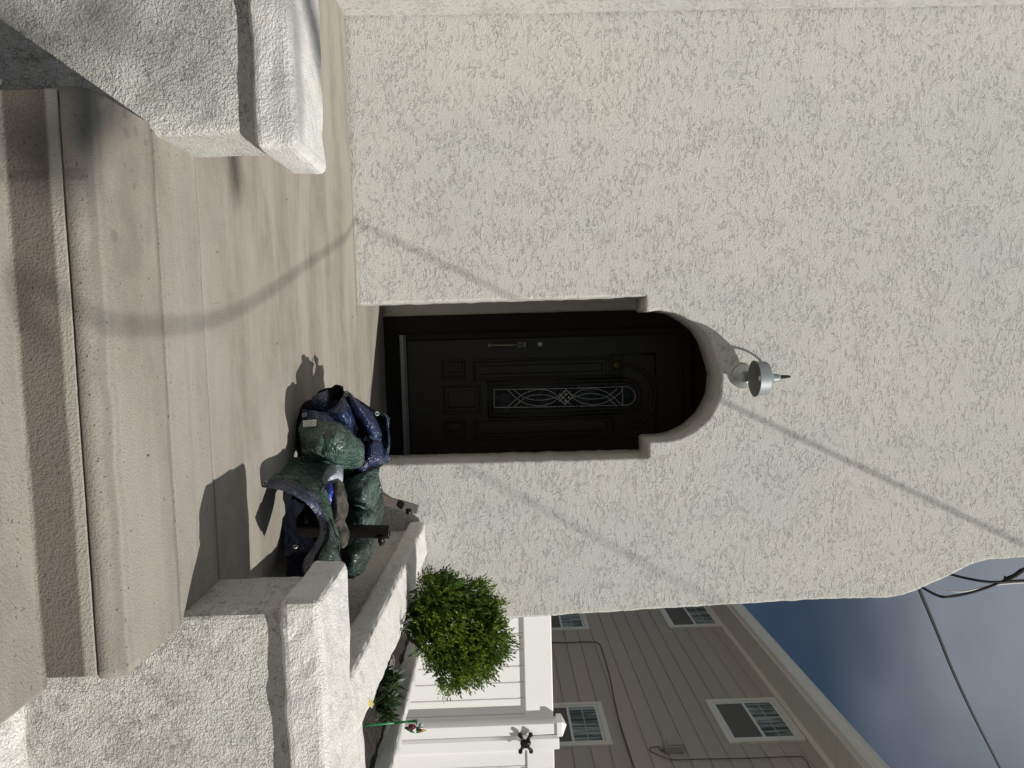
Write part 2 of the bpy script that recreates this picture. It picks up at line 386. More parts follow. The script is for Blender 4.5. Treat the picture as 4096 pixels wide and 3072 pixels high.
# ------------------------------------------------------------------ the white house
house = thing('stucco_house', 'white stucco house front with the arched entry to a black door', 'house')
def jit(p, s=1.): return Vector((noise.noise(Vector((p[0]*13, p[1]*13, 1))), noise.noise(Vector((p[0]*13, p[1]*13, 9)))))*.005*s + Vector((noise.noise(Vector((p[0]*60, p[1]*60, 4))), noise.noise(Vector((p[0]*60, p[1]*60, 7)))))*.0022*s
right = [(1.75, -.8), (1.747, .31), (1.745, .78), (1.724, 1.54), (1.708, 2.04), (1.691, 2.76), (1.697, 3.15), (1.682, 3.26), (1.615, 3.43), (1.572, 3.535), (1.509, 3.658), (1.479, 3.766), (1.474, 3.99), (1.48, 5.2)]
opening = [(-.170, -.8), (-.170, .0), (-.174, .8), (-.176, 1.692), (-.10, 1.694), (-.088, 1.705)]
arch = [(-.092, 1.775), (-.063, 1.893), (.017, 2.011), (.129, 2.085), (.29, 2.136), (.345, 2.137), (.45, 2.118), (.552, 2.062), (.626, 1.975), (.678, 1.856), (.69, 1.71)]
opening += [tuple(v) for v in [Vector((q.x, q.y)) for q in spline([(a, b, 0) for a, b in arch], 5)]]
opening += [(.70, 1.698), (.777, 1.697), (.785, 1.69), (.779, .8), (.775, 0), (.775, -.8)]
outline = [(-1.95, -.8)] + opening + right + [(-1.95, 5.2)]
def dens(pl, step=.02):
    o = []
    for i, a in enumerate(pl):
        b = pl[(i+1) % len(pl)]; a = Vector(a); b = Vector(b); n = max(1, int((b-a).length/step))
        big = (a.y > 5.1 and b.y > 5.1) or (a.y < -.7 and b.y < -.7) or (a.x < -1.9 and b.x < -1.9)
        n = 1 if big else n
        for k in range(n):
            p = a.lerp(b, k/n); o.append(p + (Vector((0, 0)) if big and k == 0 else jit(p)))
    return o
pl = dens(outline)
def offs(pl, d):
    o = []
    n = len(pl)
    for i in range(n):
        t = (pl[(i+1) % n]-pl[i-1]); t.normalize(); o.append(pl[i] + Vector((-t.y, t.x))*d)
    return o
def wall_mesh(bm):
    rings = [(0.016, 0), (.007, .003), (.002, .008), (0, .017), (-.002, .12), (0, .31)]
    vs = [[bm.verts.new((p.x, YW+y, p.y)) for p in offs(pl, d)] for d, y in rings]
    n = len(pl)
    for a, b in zip(vs, vs[1:]):
        for k in range(n):
            f = bm.faces.new((a[k], a[(k+1) % n], b[(k+1) % n], b[k])); f.smooth = True
    for tri in tessellate_polygon([[Vector((v.co.x, v.co.z, 0)) for v in vs[0]]]): bm.faces.new([vs[0][i] for i in tri])
    for tri in tessellate_polygon([[Vector((v.co.x, v.co.z, 0)) for v in vs[-1]]]): bm.faces.new([vs[-1][i] for i in tri][::-1])
B(wall_mesh, 'front_wall', 'stucco_wall', house)
obj('side_wall', stucco_box((-2.0, 2.14, -.8), (-1.785, YW-.001, 5.2), .03, .12, .006), 'stucco_wall', house)
# vestibule behind the arch
B(lambda bm: box(bm, (-1.2, YB+.02, -.25), (-.118, YB+.15, 3.0)), 'entry_back_wall', 'stucco_recess', house)
B(lambda bm: box(bm, (-.95, YW+.312, -.02), (-.85, YB+.018, 3.0)), 'entry_side_wall', 'stucco_recess', house)
B(lambda bm: box(bm, (1.28, YW+.312, -.02), (1.38, YB+.018, 3.0)), 'entry_side_wall', 'stucco_recess', house)
B(lambda bm: box(bm, (-.95, YW+.312, 3.002), (1.38, YB+.16, 3.1)), 'entry_ceiling', 'black_paint', house)
B(lambda bm: box(bm, (-.116, YB, -.02), (1.278, YB+.14, 3.0), .003), 'door_surround', 'black_paint', house)
B(lambda bm: box(bm, (1.2, YW+.33, -.78), (1.4, 12, 3.5)), 'far_side_wall', 'stucco_wall', house)
# door ---------------------------------------------------------------
def Z4(x, y, Y): return P(1350+x/1.3825, 1100+y/1.3825, Y=Y)
YD = YB-.012
def rect(x0, x1, y0, y1, Y):      # picture box -> world (xmin, zmin, xmax, zmax); x grows upwards in the world, y to the right
    a = Z4(x0, y0, Y); b = Z4(x1, y1, Y); return a.x, a.z, b.x, b.z
dx0 = .063; dx1 = .063+.90; dz0 = .165; dz1 = 2.155
def frame(bm, x0, z0, x1, z1, wd, y0, y1, bev=.004):
    box(bm, (x0, y0, z0), (x0+wd, y1, z1), bev, 1); box(bm, (x1-wd, y0, z0), (x1, y1, z1), bev, 1)
    box(bm, (x0+wd, y0+.0005, z0), (x1-wd, y1, z0+wd), bev, 1); box(bm, (x0+wd, y0+.0005, z1-wd), (x1-wd, y1, z1), bev, 1)
B(lambda bm: (box(bm, (dx0-.05, YB-.03, dz0-.02), (dx0-.006, YB+.01, dz1+.06), .004), box(bm, (dx1+.006, YB-.03, dz0-.02), (dx1+.05, YB+.01, dz1+.06), .004), box(bm, (dx0-.006, YB-.0305, dz1+.008), (dx1+.006, YB+.01, dz1+.06), .004)), 'door_frame', 'black_paint', house)
th = P(1350+348/1.3825, 1350, Y=YB-.05); 
B(lambda bm: (box(bm, (dx0-.045, YB-.065, .118), (dx1+.01, YB-.0325, .150), .004), box(bm, (dx0-.045, YB-.032, .124), (dx1+.01, YB-.013, .160), .003)), 'threshold', 'threshold_metal', house)
door = B(lambda bm: box(bm, (dx0, YD, dz0), (dx1, YD+.03, dz1), .002), 'door', 'black_door', house)
def panel(x0, z0, x1, z1):
    def f(bm):
        frame(bm, x0, z0, x1, z1, .016, YD-.010, YD+.004, .004)
        frame(bm, x0+.017, z0+.017, x1-.017, z1-.017, .008, YD-.004, YD+.004, .002)
        box(bm, (x0+.045, YD-.009, z0+.045), (x1-.045, YD+.004, z1-.045), .008, 2)
    return f
def pr(x0, x1, y0, y1):
    a = rect(x0, x1, y0, y1, YD); return panel(min(a[0], a[2]), min(a[1], a[3]), max(a[0], a[2]), max(a[1], a[3]))
for q in ((570, 706, 470, 573), (576, 798, 608, 764), (582, 713, 800, 898), (745, 1500, 469, 566), (752, 1525, 796, 892)):
    B(pr(*q), 'panel', 'black_door', door)
# arched upper panels round the glass
gl = rect(866, 1645, 624, 729, YD); gx0, gx1 = gl[0], gl[2]; gz0, gz1 = gl[1], gl[3]
gcx = (gx0+gx1)/2; gr = (gx1-gx0)/2; gcz = gz1-gr
def archpts(r, n=16): return [(gcx+r*math.cos(a), gcz+r*math.sin(a)) for a in [math.pi*k/n for k in range(n+1)]]
def glframe(bm):
    for r, wd, dp in ((gr+.045, .016, .014), (gr+.020, .013, .009)):
        prev = None
        path = [(gcx+r, gz0-(r-gr))] + archpts(r) + [(gcx-r, gz0-(r-gr))]
        pts = [Vector((x, YD-.002, z)) for x, z in path+[path[0]]]
        for a, b in zip(pts, pts[1:]):
            t = (b-a); ln = t.length; 
            tube(bm, [a, b], wd/2, 6)
B(glframe, 'window_frame', 'black_door', door)
def archmould(bm):
    for r in (gr+.13, gr+.155):
        tube(bm, [Vector((x, YD-.002, z)) for x, z in archpts(r, 20)], .007, 6)
    top = gcz+gr+.15
    for x in (gcx-.30, gcx+.30): tube(bm, [(x, YD-.002, gcz+.02), (x, YD-.002, top)], .007, 6)
    tube(bm, [(gcx-.30, YD-.002, top), (gcx+.30, YD-.002, top)], .007, 6)
    tube(bm, [(gcx, YD-.002, gcz+gr+.155), (gcx, YD-.002, top)], .005, 6)
B(archmould, 'arch_moulding', 'black_door', door)
def glass(bm):
    bm.faces.new([bm.verts.new((x, YD-.003, z)) for x, z in [(gx1, gz0)] + archpts(gr) + [(gx0, gz0)]])
B(glass, 'door_glass', 'door_glass', door)
def came(bm):
    def ln(pp, r=.0021):
        tube(bm, spline([Z4(x, y, YD-.006) for x, y in pp], 5), r, 4)
    ln([(866, 634), (866, 732)]); ln([(866, 633), (1100, 630), (1350, 625), (1560, 618)]); ln([(866, 732), (1100, 730), (1350, 725), (1570, 720)])
    ln([(1560, 618), (1610, 620), (1640, 645), (1646, 668), (1640, 695), (1610, 717), (1570, 720)])
    ln([(1576, 620), (1578, 718)])
    for s in (0, 1):
        def q(x, y): return (x, y) if s == 0 else (2524-x-(4 if y > 680 else 0), y-6)
        ln([q(943, 634), q(985, 678), q(1045, 712), q(1120, 722), q(1195, 702), q(1262, 635)])
        ln([q(943, 731), q(985, 690), q(1045, 650), q(1120, 633), q(1195, 652), q(1262, 724)])
        ln([q(975, 634), q(1040, 680), q(1110, 692), q(1170, 686), q(1225, 668), q(1262, 640)])
        ln([q(975, 731), q(1040, 678), q(1110, 662), q(1170, 667), q(1225, 690), q(1262, 715)])
    ln([(1225, 655), (1262, 690), (1290, 715)]); ln([(1225, 700), (1262, 665), (1290, 640)])
B(came, 'leaded_came', 'came', door)
def bevels(bm):
    for x, y in ((1262, 660), (1245, 677), (1279, 677), (1262, 695)):
        c = Z4(x, y, YD-.0045)
        bm.faces.new([bm.verts.new(c+Vector(v)) for v in ((-.009, 0, 0), (0, 0, -.009), (.009, 0, 0), (0, 0, .009))])
B(bevels, 'bevelled_glass', 'came', door)
def handle(bm):
    a = Z4(850, 388, YD); b = Z4(1020, 384, YD)
    for c, s, dz in ((a, .017, .022), (b, .024, .030)):
        for k in range(4):      # scalloped plate
            an = math.pi/4+k*math.pi/2; lathe(bm, [(0, -.010), (s*.45, -.009), (s*.55, -.003), (s*.58, .002)], Matrix.Translation((c.x+math.cos(an)*s*.75, YD, c.z+math.sin(an)*dz)) @ Matrix.Rotation(-math.pi/2, 4, 'X'), 12)
        box(bm, (c.x-s*.8, YD-.013, c.z-dz), (c.x+s*.8, YD+.002, c.z+dz), .005)
        lathe(bm, [(0, -.022), (s*.4, -.02), (s*.6, -.012)], Matrix.Translation((c.x, YD, c.z)) @ Matrix.Rotation(-math.pi/2, 4, 'X'), 14)
    hp = spline([(a.x, YD-.012, a.z), (a.x, YD-.042, a.z+.012), (a.x+.002, YD-.058, a.z*.55+b.z*.45), (b.x, YD-.050, b.z-.035), (b.x, YD-.015, b.z-.02)], 6)
    n = len(hp); tube(bm, hp, .007, 10, rs=[.005+.006*math.sin(math.pi*min(1, i/(n-1)))**2*(.6+.4*i/n) for i in range(n)])
    tube(bm, [(b.x, YD-.02, b.z+.002), (b.x, YD-.045, b.z+.012)], .006, 8)
B(handle, 'handle', 'aged_brass', door)
c = Z4(1123, 382, YD)
B(lambda bm: (lathe(bm, [(.0, -.016), (.012, -.016), (.016, -.013), (.023, -.006), (.024, .002)], Matrix.Translation(c) @ Matrix.Rotation(-math.pi/2, 4, 'X')), box(bm, (c.x-.002, YD-.018, c.z-.006), (c.x+.002, YD-.015, c.z+.006))), 'deadbolt', 'silver', door)
c = Z4(1545, 498, YD-.01)
orn = thing('door_ornament', 'dark scrolled ornament with a dull yellow centre hanging on the black door', 'ornament')
def scroll(bm):
    for s in (-1, 1):
        for k in (-1, 1):
            tube(bm, spline([c+Vector((s*.012, -.004, k*.026)), c+Vector((s*.066, -.008, k*.046)), c+Vector((s*.08, -.004, k*.02)), c+Vector((s*.058, -.004, k*.01))], 6), .006, 6)
    tube(bm, [c+Vector((.034*math.cos(a*.4), -.004, .034*math.sin(a*.4))) for a in range(17)], .006, 6)
B(scroll, 'scrollwork', 'black_iron', orn)
MATS['yellow_centre'] = mat('yellow_centre', (.07, .065, .014), .5)[0]
B(lambda bm: lathe(bm, [(0, -.016), (.016, -.014), (.029, -.004), (.031, .01)], Matrix.Translation(c) @ Matrix.Rotation(-math.pi/2, 4, 'X')), 'centre', 'yellow_centre', orn)

# ------------------------------------------------------------------ wall lamp over the arch
lamp = thing('wall_lamp', 'small grey metal barn lamp on a black gooseneck above the arch', 'lamp')
def Z5(x, y, Y): return P(2800+x/3.686, 1250+y/3.686, Y=Y)
pc = Z5(650, 945, YW-.02); sy = YW-.155
rim = Z5(800, 975, sy); neck = Z5(1050, 965, sy); ntop = Z5(1180, 945, sy); atop = Z5(1352, 938, sy+.02)
B(lambda bm: lathe(bm, [(0, -.046), (.03, -.044), (.048, -.033), (.056, -.022), (.058, -.017), (.069, -.013), (.073, -.006), (.073, .016)], Matrix.Translation((pc.x, YW-.004, pc.z)) @ Matrix.Rotation(-math.pi/2, 4, 'X')), 'mounting_plate', 'plate_metal', lamp)
pts = spline([(pc.x, YW-.03, pc.z+.02), (pc.x, YW-.032, pc.z+.08), (pc.x, YW-.030, pc.z+.16), (pc.x, YW-.045, atop.z-.05), (pc.x, YW-.085, atop.z-.006), (pc.x, YW-.13, atop.z-.012), (rim.x, sy, ntop.z+.018), (rim.x, sy, ntop.z-.01)], 8)
B(lambda bm: tube(bm, pts, .0065, 8), 'gooseneck', 'black_iron', lamp)
tilt = Matrix.Rotation(R(-1), 4, 'X')
hz = neck.z - rim.z
T = Matrix.Translation((rim.x, sy, neck.z)) @ tilt
rr_ = abs(Z5(800, 1240, sy).x-Z5(800, 712, sy).x)/2
prof = [(.012, .052), (.019, .050), (.023, .035), (.027, .012), (.031, .002), (.038, -.002), (.052, -.010), (rr_-.012, -.026), (rr_-.006, -.034), (rr_-.002, -hz+.006), (rr_+.002, -hz), (rr_+.0005, -hz-.001), (rr_-.004, -hz+.006), (rr_-.009, -.036), (.05, -.014), (.02, -.006), (.0, -.006)]
shade = bmesh.new(); lathe(shade, prof, T, 40)
for f in shade.faces:
    pass
so_ = obj('shade', shade, None, lamp, mats=['lamp_metal', 'lamp_inner'])
nseg = 40
for i, p in enumerate(so_.data.polygons): p.material_index = 1 if i//nseg >= 11 else 0; p.use_smooth = True
B(lambda bm: lathe(bm, [(.0, -.072), (.012, -.070), (.021, -.060), (.025, -.046), (.021, -.030), (.014, -.015), (.013, -.006)], T, 20), 'bulb', 'bulb', lamp, smooth=True)

# ------------------------------------------------------------------ left parapet
lp = thing('parapet_wall', 'low white stucco wall with projecting cap on the handle side of the steps', 'wall')
obj('wall', stucco_box((-1.783, 1.820, -.85), (-.487, 2.075, .256), .018, .045, .004), 'stucco_parapet', lp)
obj('cap', stucco_box((-1.783, 1.785, .246), (-.440, 2.10, .346), .02, .035, .006), 'stucco_cap', lp)
# ------------------------------------------------------------------ right parapet and planter, one masonry piece
pl_ = thing('planter_wall', 'white stucco planter box with thick caps beside the arched entry', 'planter')
obj('front_wall', stucco_box((.685, 1.817, -.85), (2.4, 2.085, .262), .018, .045, .004), 'stucco_parapet', pl_)
def plsh(q):
    if q.y < 1.80: q.y -= max(0, -.40-q.z)*.55
    return q
obj('plinth', stucco_box((XR+.05, 1.795, -.85), (2.4, 1.84, -.405), .014, .05, .005, shear=plsh), 'stucco_cap', pl_)
def capshear(q):
    if q.y > 1.95 and q.x > 1.0: q.y += .16*min(1, (q.x-1.0)/.15)
    return q
obj('front_cap', stucco_box((.648, 1.782, .252), (2.4, 2.115, .354), .02, .035, .007, shear=capshear), 'stucco_cap', pl_)
def sk(q): q.x += (q.y-2.1)*.058; return q
obj('side_wall', stucco_box((1.045, 2.09, -.5), (1.19, 4.352, .30), .012, .06, .004, shear=sk), 'stucco_parapet', pl_)
obj('side_cap', stucco_box((.992, 2.08, .258), (1.20, 4.35, .356), .022, .04, .007, shear=lambda q: Vector((q.x+(q.y-2.1)*.058+(.045*math.sin(min(1, max(0, (q.y-2.1)/2.2))*math.pi) if q.x > 1.1 else 0), q.y, q.z))), 'stucco_cap', pl_)
obj('outer_rim', stucco_box((1.67, 2.28, -.8), (1.755, 5.0, .356), .018, .05, .009), 'stucco_cap', pl_)
def soilm(bm):
    nx, ny = 14, 46
    vs = [[bm.verts.new((1.12+(.58)*i/nx, 2.1+2.4*j/ny, .285+.015*noise.noise(Vector((i*.5, j*.5, 0)))+.012*noise.noise(Vector((i*1.7, j*1.7, 5))))) for j in range(ny+1)] for i in range(nx+1)]
    for i in range(nx):
        for j in range(ny): bm.faces.new((vs[i][j], vs[i+1][j], vs[i+1][j+1], vs[i][j+1])).smooth = True
s_ = B(soilm, 'soil', 'soil', pl_); s_['kind'] = 'stuff'

# ------------------------------------------------------------------ fence, gate, post
YF = 6.8
gate = thing('vinyl_fence_panel', 'white vinyl fence panel of upright boards with a deep top rail beside the house corner', 'fence')
x = 1.60; bw = (3.66-1.60)/13
for i in range(15):
    B(lambda bm: box(bm, (x+.003, YF+.012, -.70), (x+bw-.003, YF+.035, .995), .006, 1), 'board', 'vinyl_white', gate); x += bw
B(lambda bm: box(bm, (1.60, YF-.02, .988), (3.765, YF+.06, 1.252), .008), 'top_rail', 'vinyl_white', gate)
B(lambda bm: box(bm, (1.60, YF-.02, -.74), (3.675, YF+.06, -.56), .008), 'bottom_rail', 'vinyl_white', gate)
post = thing('fence_post', 'white vinyl fence post with stepped cap between the fence panel and the gate', 'post')
px0, px1 = 3.69, 3.81
B(lambda bm: box(bm, (px0+.012, YF-.10, -.78), (px1, YF+.03, 1.335), .006), 'post', 'vinyl_white', post)
def pcap(bm):
    x0, x1, y0, y1 = px0-.005, px1+.017, YF-.117, YF+.047
    box(bm, (x0, y0, 1.275), (x1, y1, 1.325), .004); 
    t = [bm.verts.new(v) for v in ((x0, y0, 1.326), (x1, y0, 1.326), (x1, y1, 1.326), (x0, y1, 1.326))]; a = bm.verts.new(((x0+x1)/2, (y0+y1)/2, 1.375))
    for k in range(4): bm.faces.new((t[k], t[(k+1) % 4], a))
    bm.faces.new(t[::-1])
B(pcap, 'cap', 'vinyl_white', post)
g2 = thing('vinyl_gate', 'white vinyl gate with upright boards, right of the capped post', 'gate')
B(lambda bm: box(bm, (3.875, YF-.055, -.7), (3.985, YF+.01, 1.30), .005), 'stile', 'vinyl_white', g2)
x = 3.99
for i in range(5):
    B(lambda bm: box(bm, (x, YF-.03, -.7), (x+bw-.004, YF, .99), .004, 1), 'board', 'vinyl_white', g2); x += bw
B(lambda bm: box(bm, (3.985, YF-.045, .99), (4.95, YF+.02, 1.25), .006), 'top_rail', 'vinyl_white', g2)
lat = P(2102, 2972, Y=YF-.13)
def hinge(bm):
    cx, cz, y = lat.x, lat.z, YF-.13
    box(bm, (cx-.03, y-.02, cz-.045), (cx+.045, y+.02, cz+.045), .008)
    for sx in (-1, 1):
        for sz in (-1, 1):
            tube(bm, [(cx+sx*.03, y, cz+sz*.02), (cx+sx*.075, y, cz+sz*.05)], .016, 8)
            tube(bm, [(cx+sx*.08, y-.012, cz+sz*.05), (cx+sx*.08, y+.012, cz+sz*.05)], .02, 10)
    tube(bm, [(cx-.01, y-.02, cz-.05), (cx-.01, y-.02, cz+.05)], .014, 10)
B(hinge, 'hinge', 'black_iron', g2)

# ------------------------------------------------------------------ tan house next door
XH = 5.2
nh = thing('sided_house', 'tan sided house with white windows and gutter behind the fence', 'house')
EXP = .232
def board_mesh():
    bm = bmesh.new()
    y0, y1 = 5.9, 22
    prof = [(.0, 0), (-.020, .002), (-.022, .012), (-.004, EXP-.001), (.0, EXP-.001)]
    for y in (y0, y1): [bm.verts.new((p[0], y, p[1])) for p in prof]
    bm.verts.ensure_lookup_table(); n = len(prof)
    for k in range(n): bm.faces.new((bm.verts[k], bm.verts[(k+1) % n], bm.verts[n+(k+1) % n], bm.verts[n+k]))
    bmesh.ops.recalc_face_normals(bm, faces=bm.faces)
    me = bpy.data.meshes.new('siding_board'); bm.to_mesh(me); bm.free(); me.materials.append(MATS['siding']); return me
bmesh_ = board_mesh()
ztop = 4.62; k = 0
z = ztop-EXP
while z > -.9:
    o = bpy.data.objects.new('siding_board', bmesh_); o.location = (XH, 0, z); COL.objects.link(o); o.parent = nh; z -= EXP
B(lambda bm: box(bm, (XH+.002, 5.9, -.78), (13, 22, ztop)), 'house_core', 'siding', nh)
# eave: soffit panels, frieze, gutter, roof
def eave():
    B(lambda bm: box(bm, (XH-.030, 5.9, ztop-.075), (XH+.001, 22, ztop-.002), .004), 'frieze', 'trim_cream', nh)
    y = 5.4
    while y < 21.9:
        B(lambda bm: box(bm, (XH-.40, y+.003, ztop), (XH, y+.300, ztop+.012), .003, 1), 'soffit_panel', 'soffit_cream', nh); y += .306
    B(lambda bm: box(bm, (XH-.43, 5.4, ztop-.012), (XH-.402, 22, ztop+.16), .004), 'fascia', 'trim_cream', nh)
    def gut(bm):
        prof = [(-.435, .02), (-.50, .02), (-.515, .035), (-.52, .07), (-.545, .10), (-.55, .13), (-.56, .135), (-.56, .15), (-.545, .15), (-.54, .135), (-.435, .13)]
        for yy in (5.4, 22): [bm.verts.new((XH+a, yy, ztop+b)) for a, b in prof]
        bm.verts.ensure_lookup_table(); n = len(prof)
        for k in range(n): bm.faces.new((bm.verts[k], bm.verts[(k+1) % n], bm.verts[n+(k+1) % n], bm.verts[n+k]))
        bm.faces.new([bm.verts[i] for i in range(n)]); bm.faces.new([bm.verts[n+i] for i in range(n)][::-1])
    B(gut, 'gutter', 'gutter_white', nh)
    B(lambda bm: [bm.faces.new([bm.verts.new(v) for v in q]) for q in (((XH-.47, 5.4, ztop+.165), (XH+3.9, 5.4, ztop+1.7), (XH+3.9, 22, ztop+1.7), (XH-.47, 22, ztop+.165)),)], 'roof', 'roof_shingle', nh)
eave()
def window(y0, y1, z0, z1):       # outer trim rectangle on the X = XH wall
    X = XH
    def ybox(bm, ya, yb, za, zb, xa, xb, bev=.004): box(bm, (X-xa, ya, za), (X-xb, yb, zb), bev, 1)
    t = .075
    def fr(bm):
        xo, xi = .045, .0
        ybox(bm, y0, y0+t, z0, z1, xo, xi); ybox(bm, y1-t, y1, z0, z1, xo, xi)
        ybox(bm, y0+t, y1-t, z0, z0+t, xo-.001, xi); ybox(bm, y0+t, y1-t, z1-t, z1, xo-.001, xi)
    wn = B(fr, 'window', 'trim_cream', nh)
    a, b_, c_, d = y0+t, y1-t, z0+t, z1-t
    mid = c_+(d-c_)*.5; s = .035
    def fr2(bm):
        ybox(bm, a, a+s, c_, d, .036, .003); ybox(bm, b_-s, b_, c_, d, .036, .003); ybox(bm, a+s, b_-s, c_, c_+s, .035, .003); ybox(bm, a+s, b_-s, d-s, d, .035, .003)
        ybox(bm, a+s, b_-s, mid-s/2, mid+s/2, .038, .003)
    B(fr2, 'sash_frame', 'window_vinyl', wn)
    for zz0, zz1, m in ((c_+s, mid-s/2, 'screen_glass'), (mid+s/2, d-s, 'window_glass')):
        B(lambda bm: bm.faces.new([bm.verts.new(v) for v in ((X-.026, a+s, zz0), (X-.026, b_-s, zz0), (X-.026, b_-s, zz1), (X-.026, a+s, zz1))]), 'pane', m, wn)
        def mun(bm):
            W = b_-a-2*s; xo = .030 if m == 'window_glass' else .0275
            for k in (1, 2): ybox(bm, a+s+W*k/3-.007, a+s+W*k/3+.007, zz0, zz1, xo, .0255, 0)
            ybox(bm, a+s, b_-s, (zz0+zz1)/2-.007, (zz0+zz1)/2+.007, xo-.0008, .0255, 0)
        B(mun, 'muntin', 'muntin' if m == 'window_glass' else 'screen_glass', wn)
window(8.80, 9.86, 1.16, 2.12); window(8.74, 9.80, 3.55, 4.52); window(12.28, 13.34, 3.65, 4.60); window(12.35, 13.40, 1.34, 2.29)
def onh(x, y, off=.03): return P(x, y, X=XH-off)
B(lambda bm: tube(bm, [onh(*q) for q in ((2205, 2570), (2260, 2571), (2330, 2567), (2385, 2568), (2402, 2580), (2420, 2635), (2440, 2710), (2456, 2790), (2475, 2880), (2502, 2970), (2540, 3080))], .0085, 6), 'cable', 'cable_brown', nh)
B(lambda bm: tube(bm, spline([onh(*q) for q in ((2640, 2985), (2605, 2990), (2600, 3003), (2640, 3022), (2690, 3038), (2800, 3036), (2985, 3033), (3170, 3026), (3215, 3030), (3240, 3072))], 5), .0055, 6), 'cable', 'cable_brown', nh)
ub = onh(2690, 2988, .05)
B(lambda bm: (box(bm, (XH-.10, ub.y-.08, ub.z-.11), (XH-.015, ub.y+.08, ub.z+.12), .006), box(bm, (XH-.115, ub.y-.06, ub.z-.07), (XH-.10, ub.y+.09, ub.z+.125), .004), box(bm, (XH-.07, ub.y-.03, ub.z-.16), (XH-.03, ub.y+.02, ub.z-.11), .004)), 'utility_box', 'box_tan', nh)

# ------------------------------------------------------------------ overhead cables
def cable(name, pts, r, m, label, group=None, n=8):
    return tag(B(lambda bm: tube(bm, spline(pts, n), r, 8), name, m), label, 'cable', group)
Y1 = YW-.15
ca_, cb_ = P(3677, 2357, Y=5.0), P(4000, 3072, Y=7.5)
cable('overhead_cable', [P(3664, 2325, Y=4.87), ca_, P(3749, 2530, Y=5.5), P(3818, 2700, Y=6.1), P(3905, 2885, Y=6.8), cb_, P(4105, 3290, Y=8.3), P(4300, 3700, Y=9.9)], .012, 'cable_black', 'straight black cable crossing the sky from the house corner to the lower picture edge')
cable('service_cable', [P(3670, 2335, Y=YW+.3), P(3700, 2356, Y=YW+.2), P(3760, 2385, Y=YW), P(3810, 2385, Y=YW), P(3900, 2366, Y=YW), P(4010, 2325, Y=YW), P(4096, 2275, Y=YW), P(4200, 2200, Y=YW)], .0085, 'cable_black', 'black drip loop cable hanging lowest beside the curved house corner', 'service cables at the house corner')
cable('service_cable', [P(3780, 2290, Y=YW+.3), P(3805, 2298, Y=YW+.2), P(3880, 2316, Y=YW+.05), P(3970, 2328, Y=YW), P(4096, 2322, Y=YW), P(4220, 2320, Y=YW)], .008, 'cable_black', 'short black cable nearest the curved top of the house corner', 'service cables at the house corner')
cable('service_cable', [P(3720, 2325, Y=YW+.3), P(3740, 2335, Y=YW+.2), P(3790, 2360, Y=YW+.08), P(3850, 2366, Y=YW+.05), P(3930, 2350, Y=YW+.05), P(4000, 2337, Y=YW+.05), P(4096, 2330, Y=YW+.05), P(4220, 2325, Y=YW+.05)], .0055, 'cable_white', 'thin white cable among the drip loops at the house corner', 'service cables at the house corner')
B_ = bmesh.new(); tube(B_, [P(4020, 2320, Y=YW-.02), P(4060, 2302, Y=YW-.02), P(4090, 2280, Y=YW-.02)], .014, 8); tube(B_, [P(4018, 2305, Y=YW-.02), P(4030, 2322, Y=YW-.02)], .006, 6)
tag(obj('cable_clamp', B_, 'cable_black'), 'lumpy black clamp joining the service cables at the right picture edge', 'clamp')
# cables high over the garden, out of the picture, whose shadows cross the wall and the porch
def caster(a, b, d, r, ext=.6, lab=''):
    A = P(*a, Y=YW) - LD*(d/LD.y); Bq = P(*b, Y=YW) - LD*(d/LD.y); t = Bq-A
    cable('overhead_cable', [A-t*ext, A, Bq, Bq+t*ext], r, 'cable_black', lab, 'cables over the front garden', 2)
caster((2880, 1600), (4096, 2180), 2.2, .009, .02 if False else .0, 'thin cable high over the garden casting the dark line right of the lamp')
caster((1870, 1870), (2900, 2430), 3.6, .0065, .15, 'thin cable high over the garden casting the faint lower line on the wall')
Q = [P(2150, 1240, Y=YW), P(2050, 1190, Y=YW), P(1750, 1045, Y=YW), P(1450, 900, Y=YW), P(1380, 950, Z=0), P(1250, 1040, Z=0), P(1100, 1150, Z=0), P(950, 1240, Z=0), P(800, 1290, Z=0), P(550, 1305, Z=0), P(300, 1310, Z=0), P(100, 1300, Z=-.176)]
cable('overhead_cable', [q-LD*5.6 for q in Q], .0068, 'cable_black', 'thick slack cable high over the garden casting the soft bent line on the porch', 'cables over the front garden', 4)
# leafless tree in the front garden, behind the camera: its limbs throw the blurred shade on the left parapet and the steps
bt = thing('bare_tree', 'leafless tree in the front garden shading the parapet and the steps', 'tree')
TB = Vector((3.6, -4.4, -.78))
B(lambda bm: tube(bm, spline([TB, TB+Vector((.1, .1, 3.2)), TB+Vector((-.1, .2, 6.2)), TB+Vector((.1, .4, 9.6))], 5), .1, 10, rs=[.17-.007*i for i in range(16)]), 'trunk', 'bark', bt)
def limb(pts, t, r):
    pp_ = [q-LD*t for q in pts]; k = min(9.4, max(7.0, pp_[0].z))
    allp = spline([TB+Vector((0, .3, k)), (TB+Vector((0, .3, k))).lerp(pp_[0], .5)+Vector((0, 0, .3))] + pp_, 4)
    n = len(allp); B(lambda bm: tube(bm, allp, r, 8, rs=[r*(1.4-.6*i/(n-1)) for i in range(n)]), 'limb', 'bark', bt)
limb([P(930, 200, Z=0), P(930, 560, Z=0), P(955, 780, Z=0)], 11, .042)
limb([P(60, -100, Z=-.176), P(120, 300, Z=-.176), P(190, 560, Z=-.08), P(240, 760, Z=-.05)], 12, .06)
limb([P(350, 200, Z=0), P(400, 420, Z=0), P(430, 540, Z=0)], 12, .045)
limb([P(420, -60, Y=1.82), P(300, 90, Y=1.82), P(150, 250, Y=1.82)], 12, .024)
limb([P(1150, -30, Y=1.8), P(1190, 250, Z=.346), P(1195, 560, Z=.346)], 11, .022)
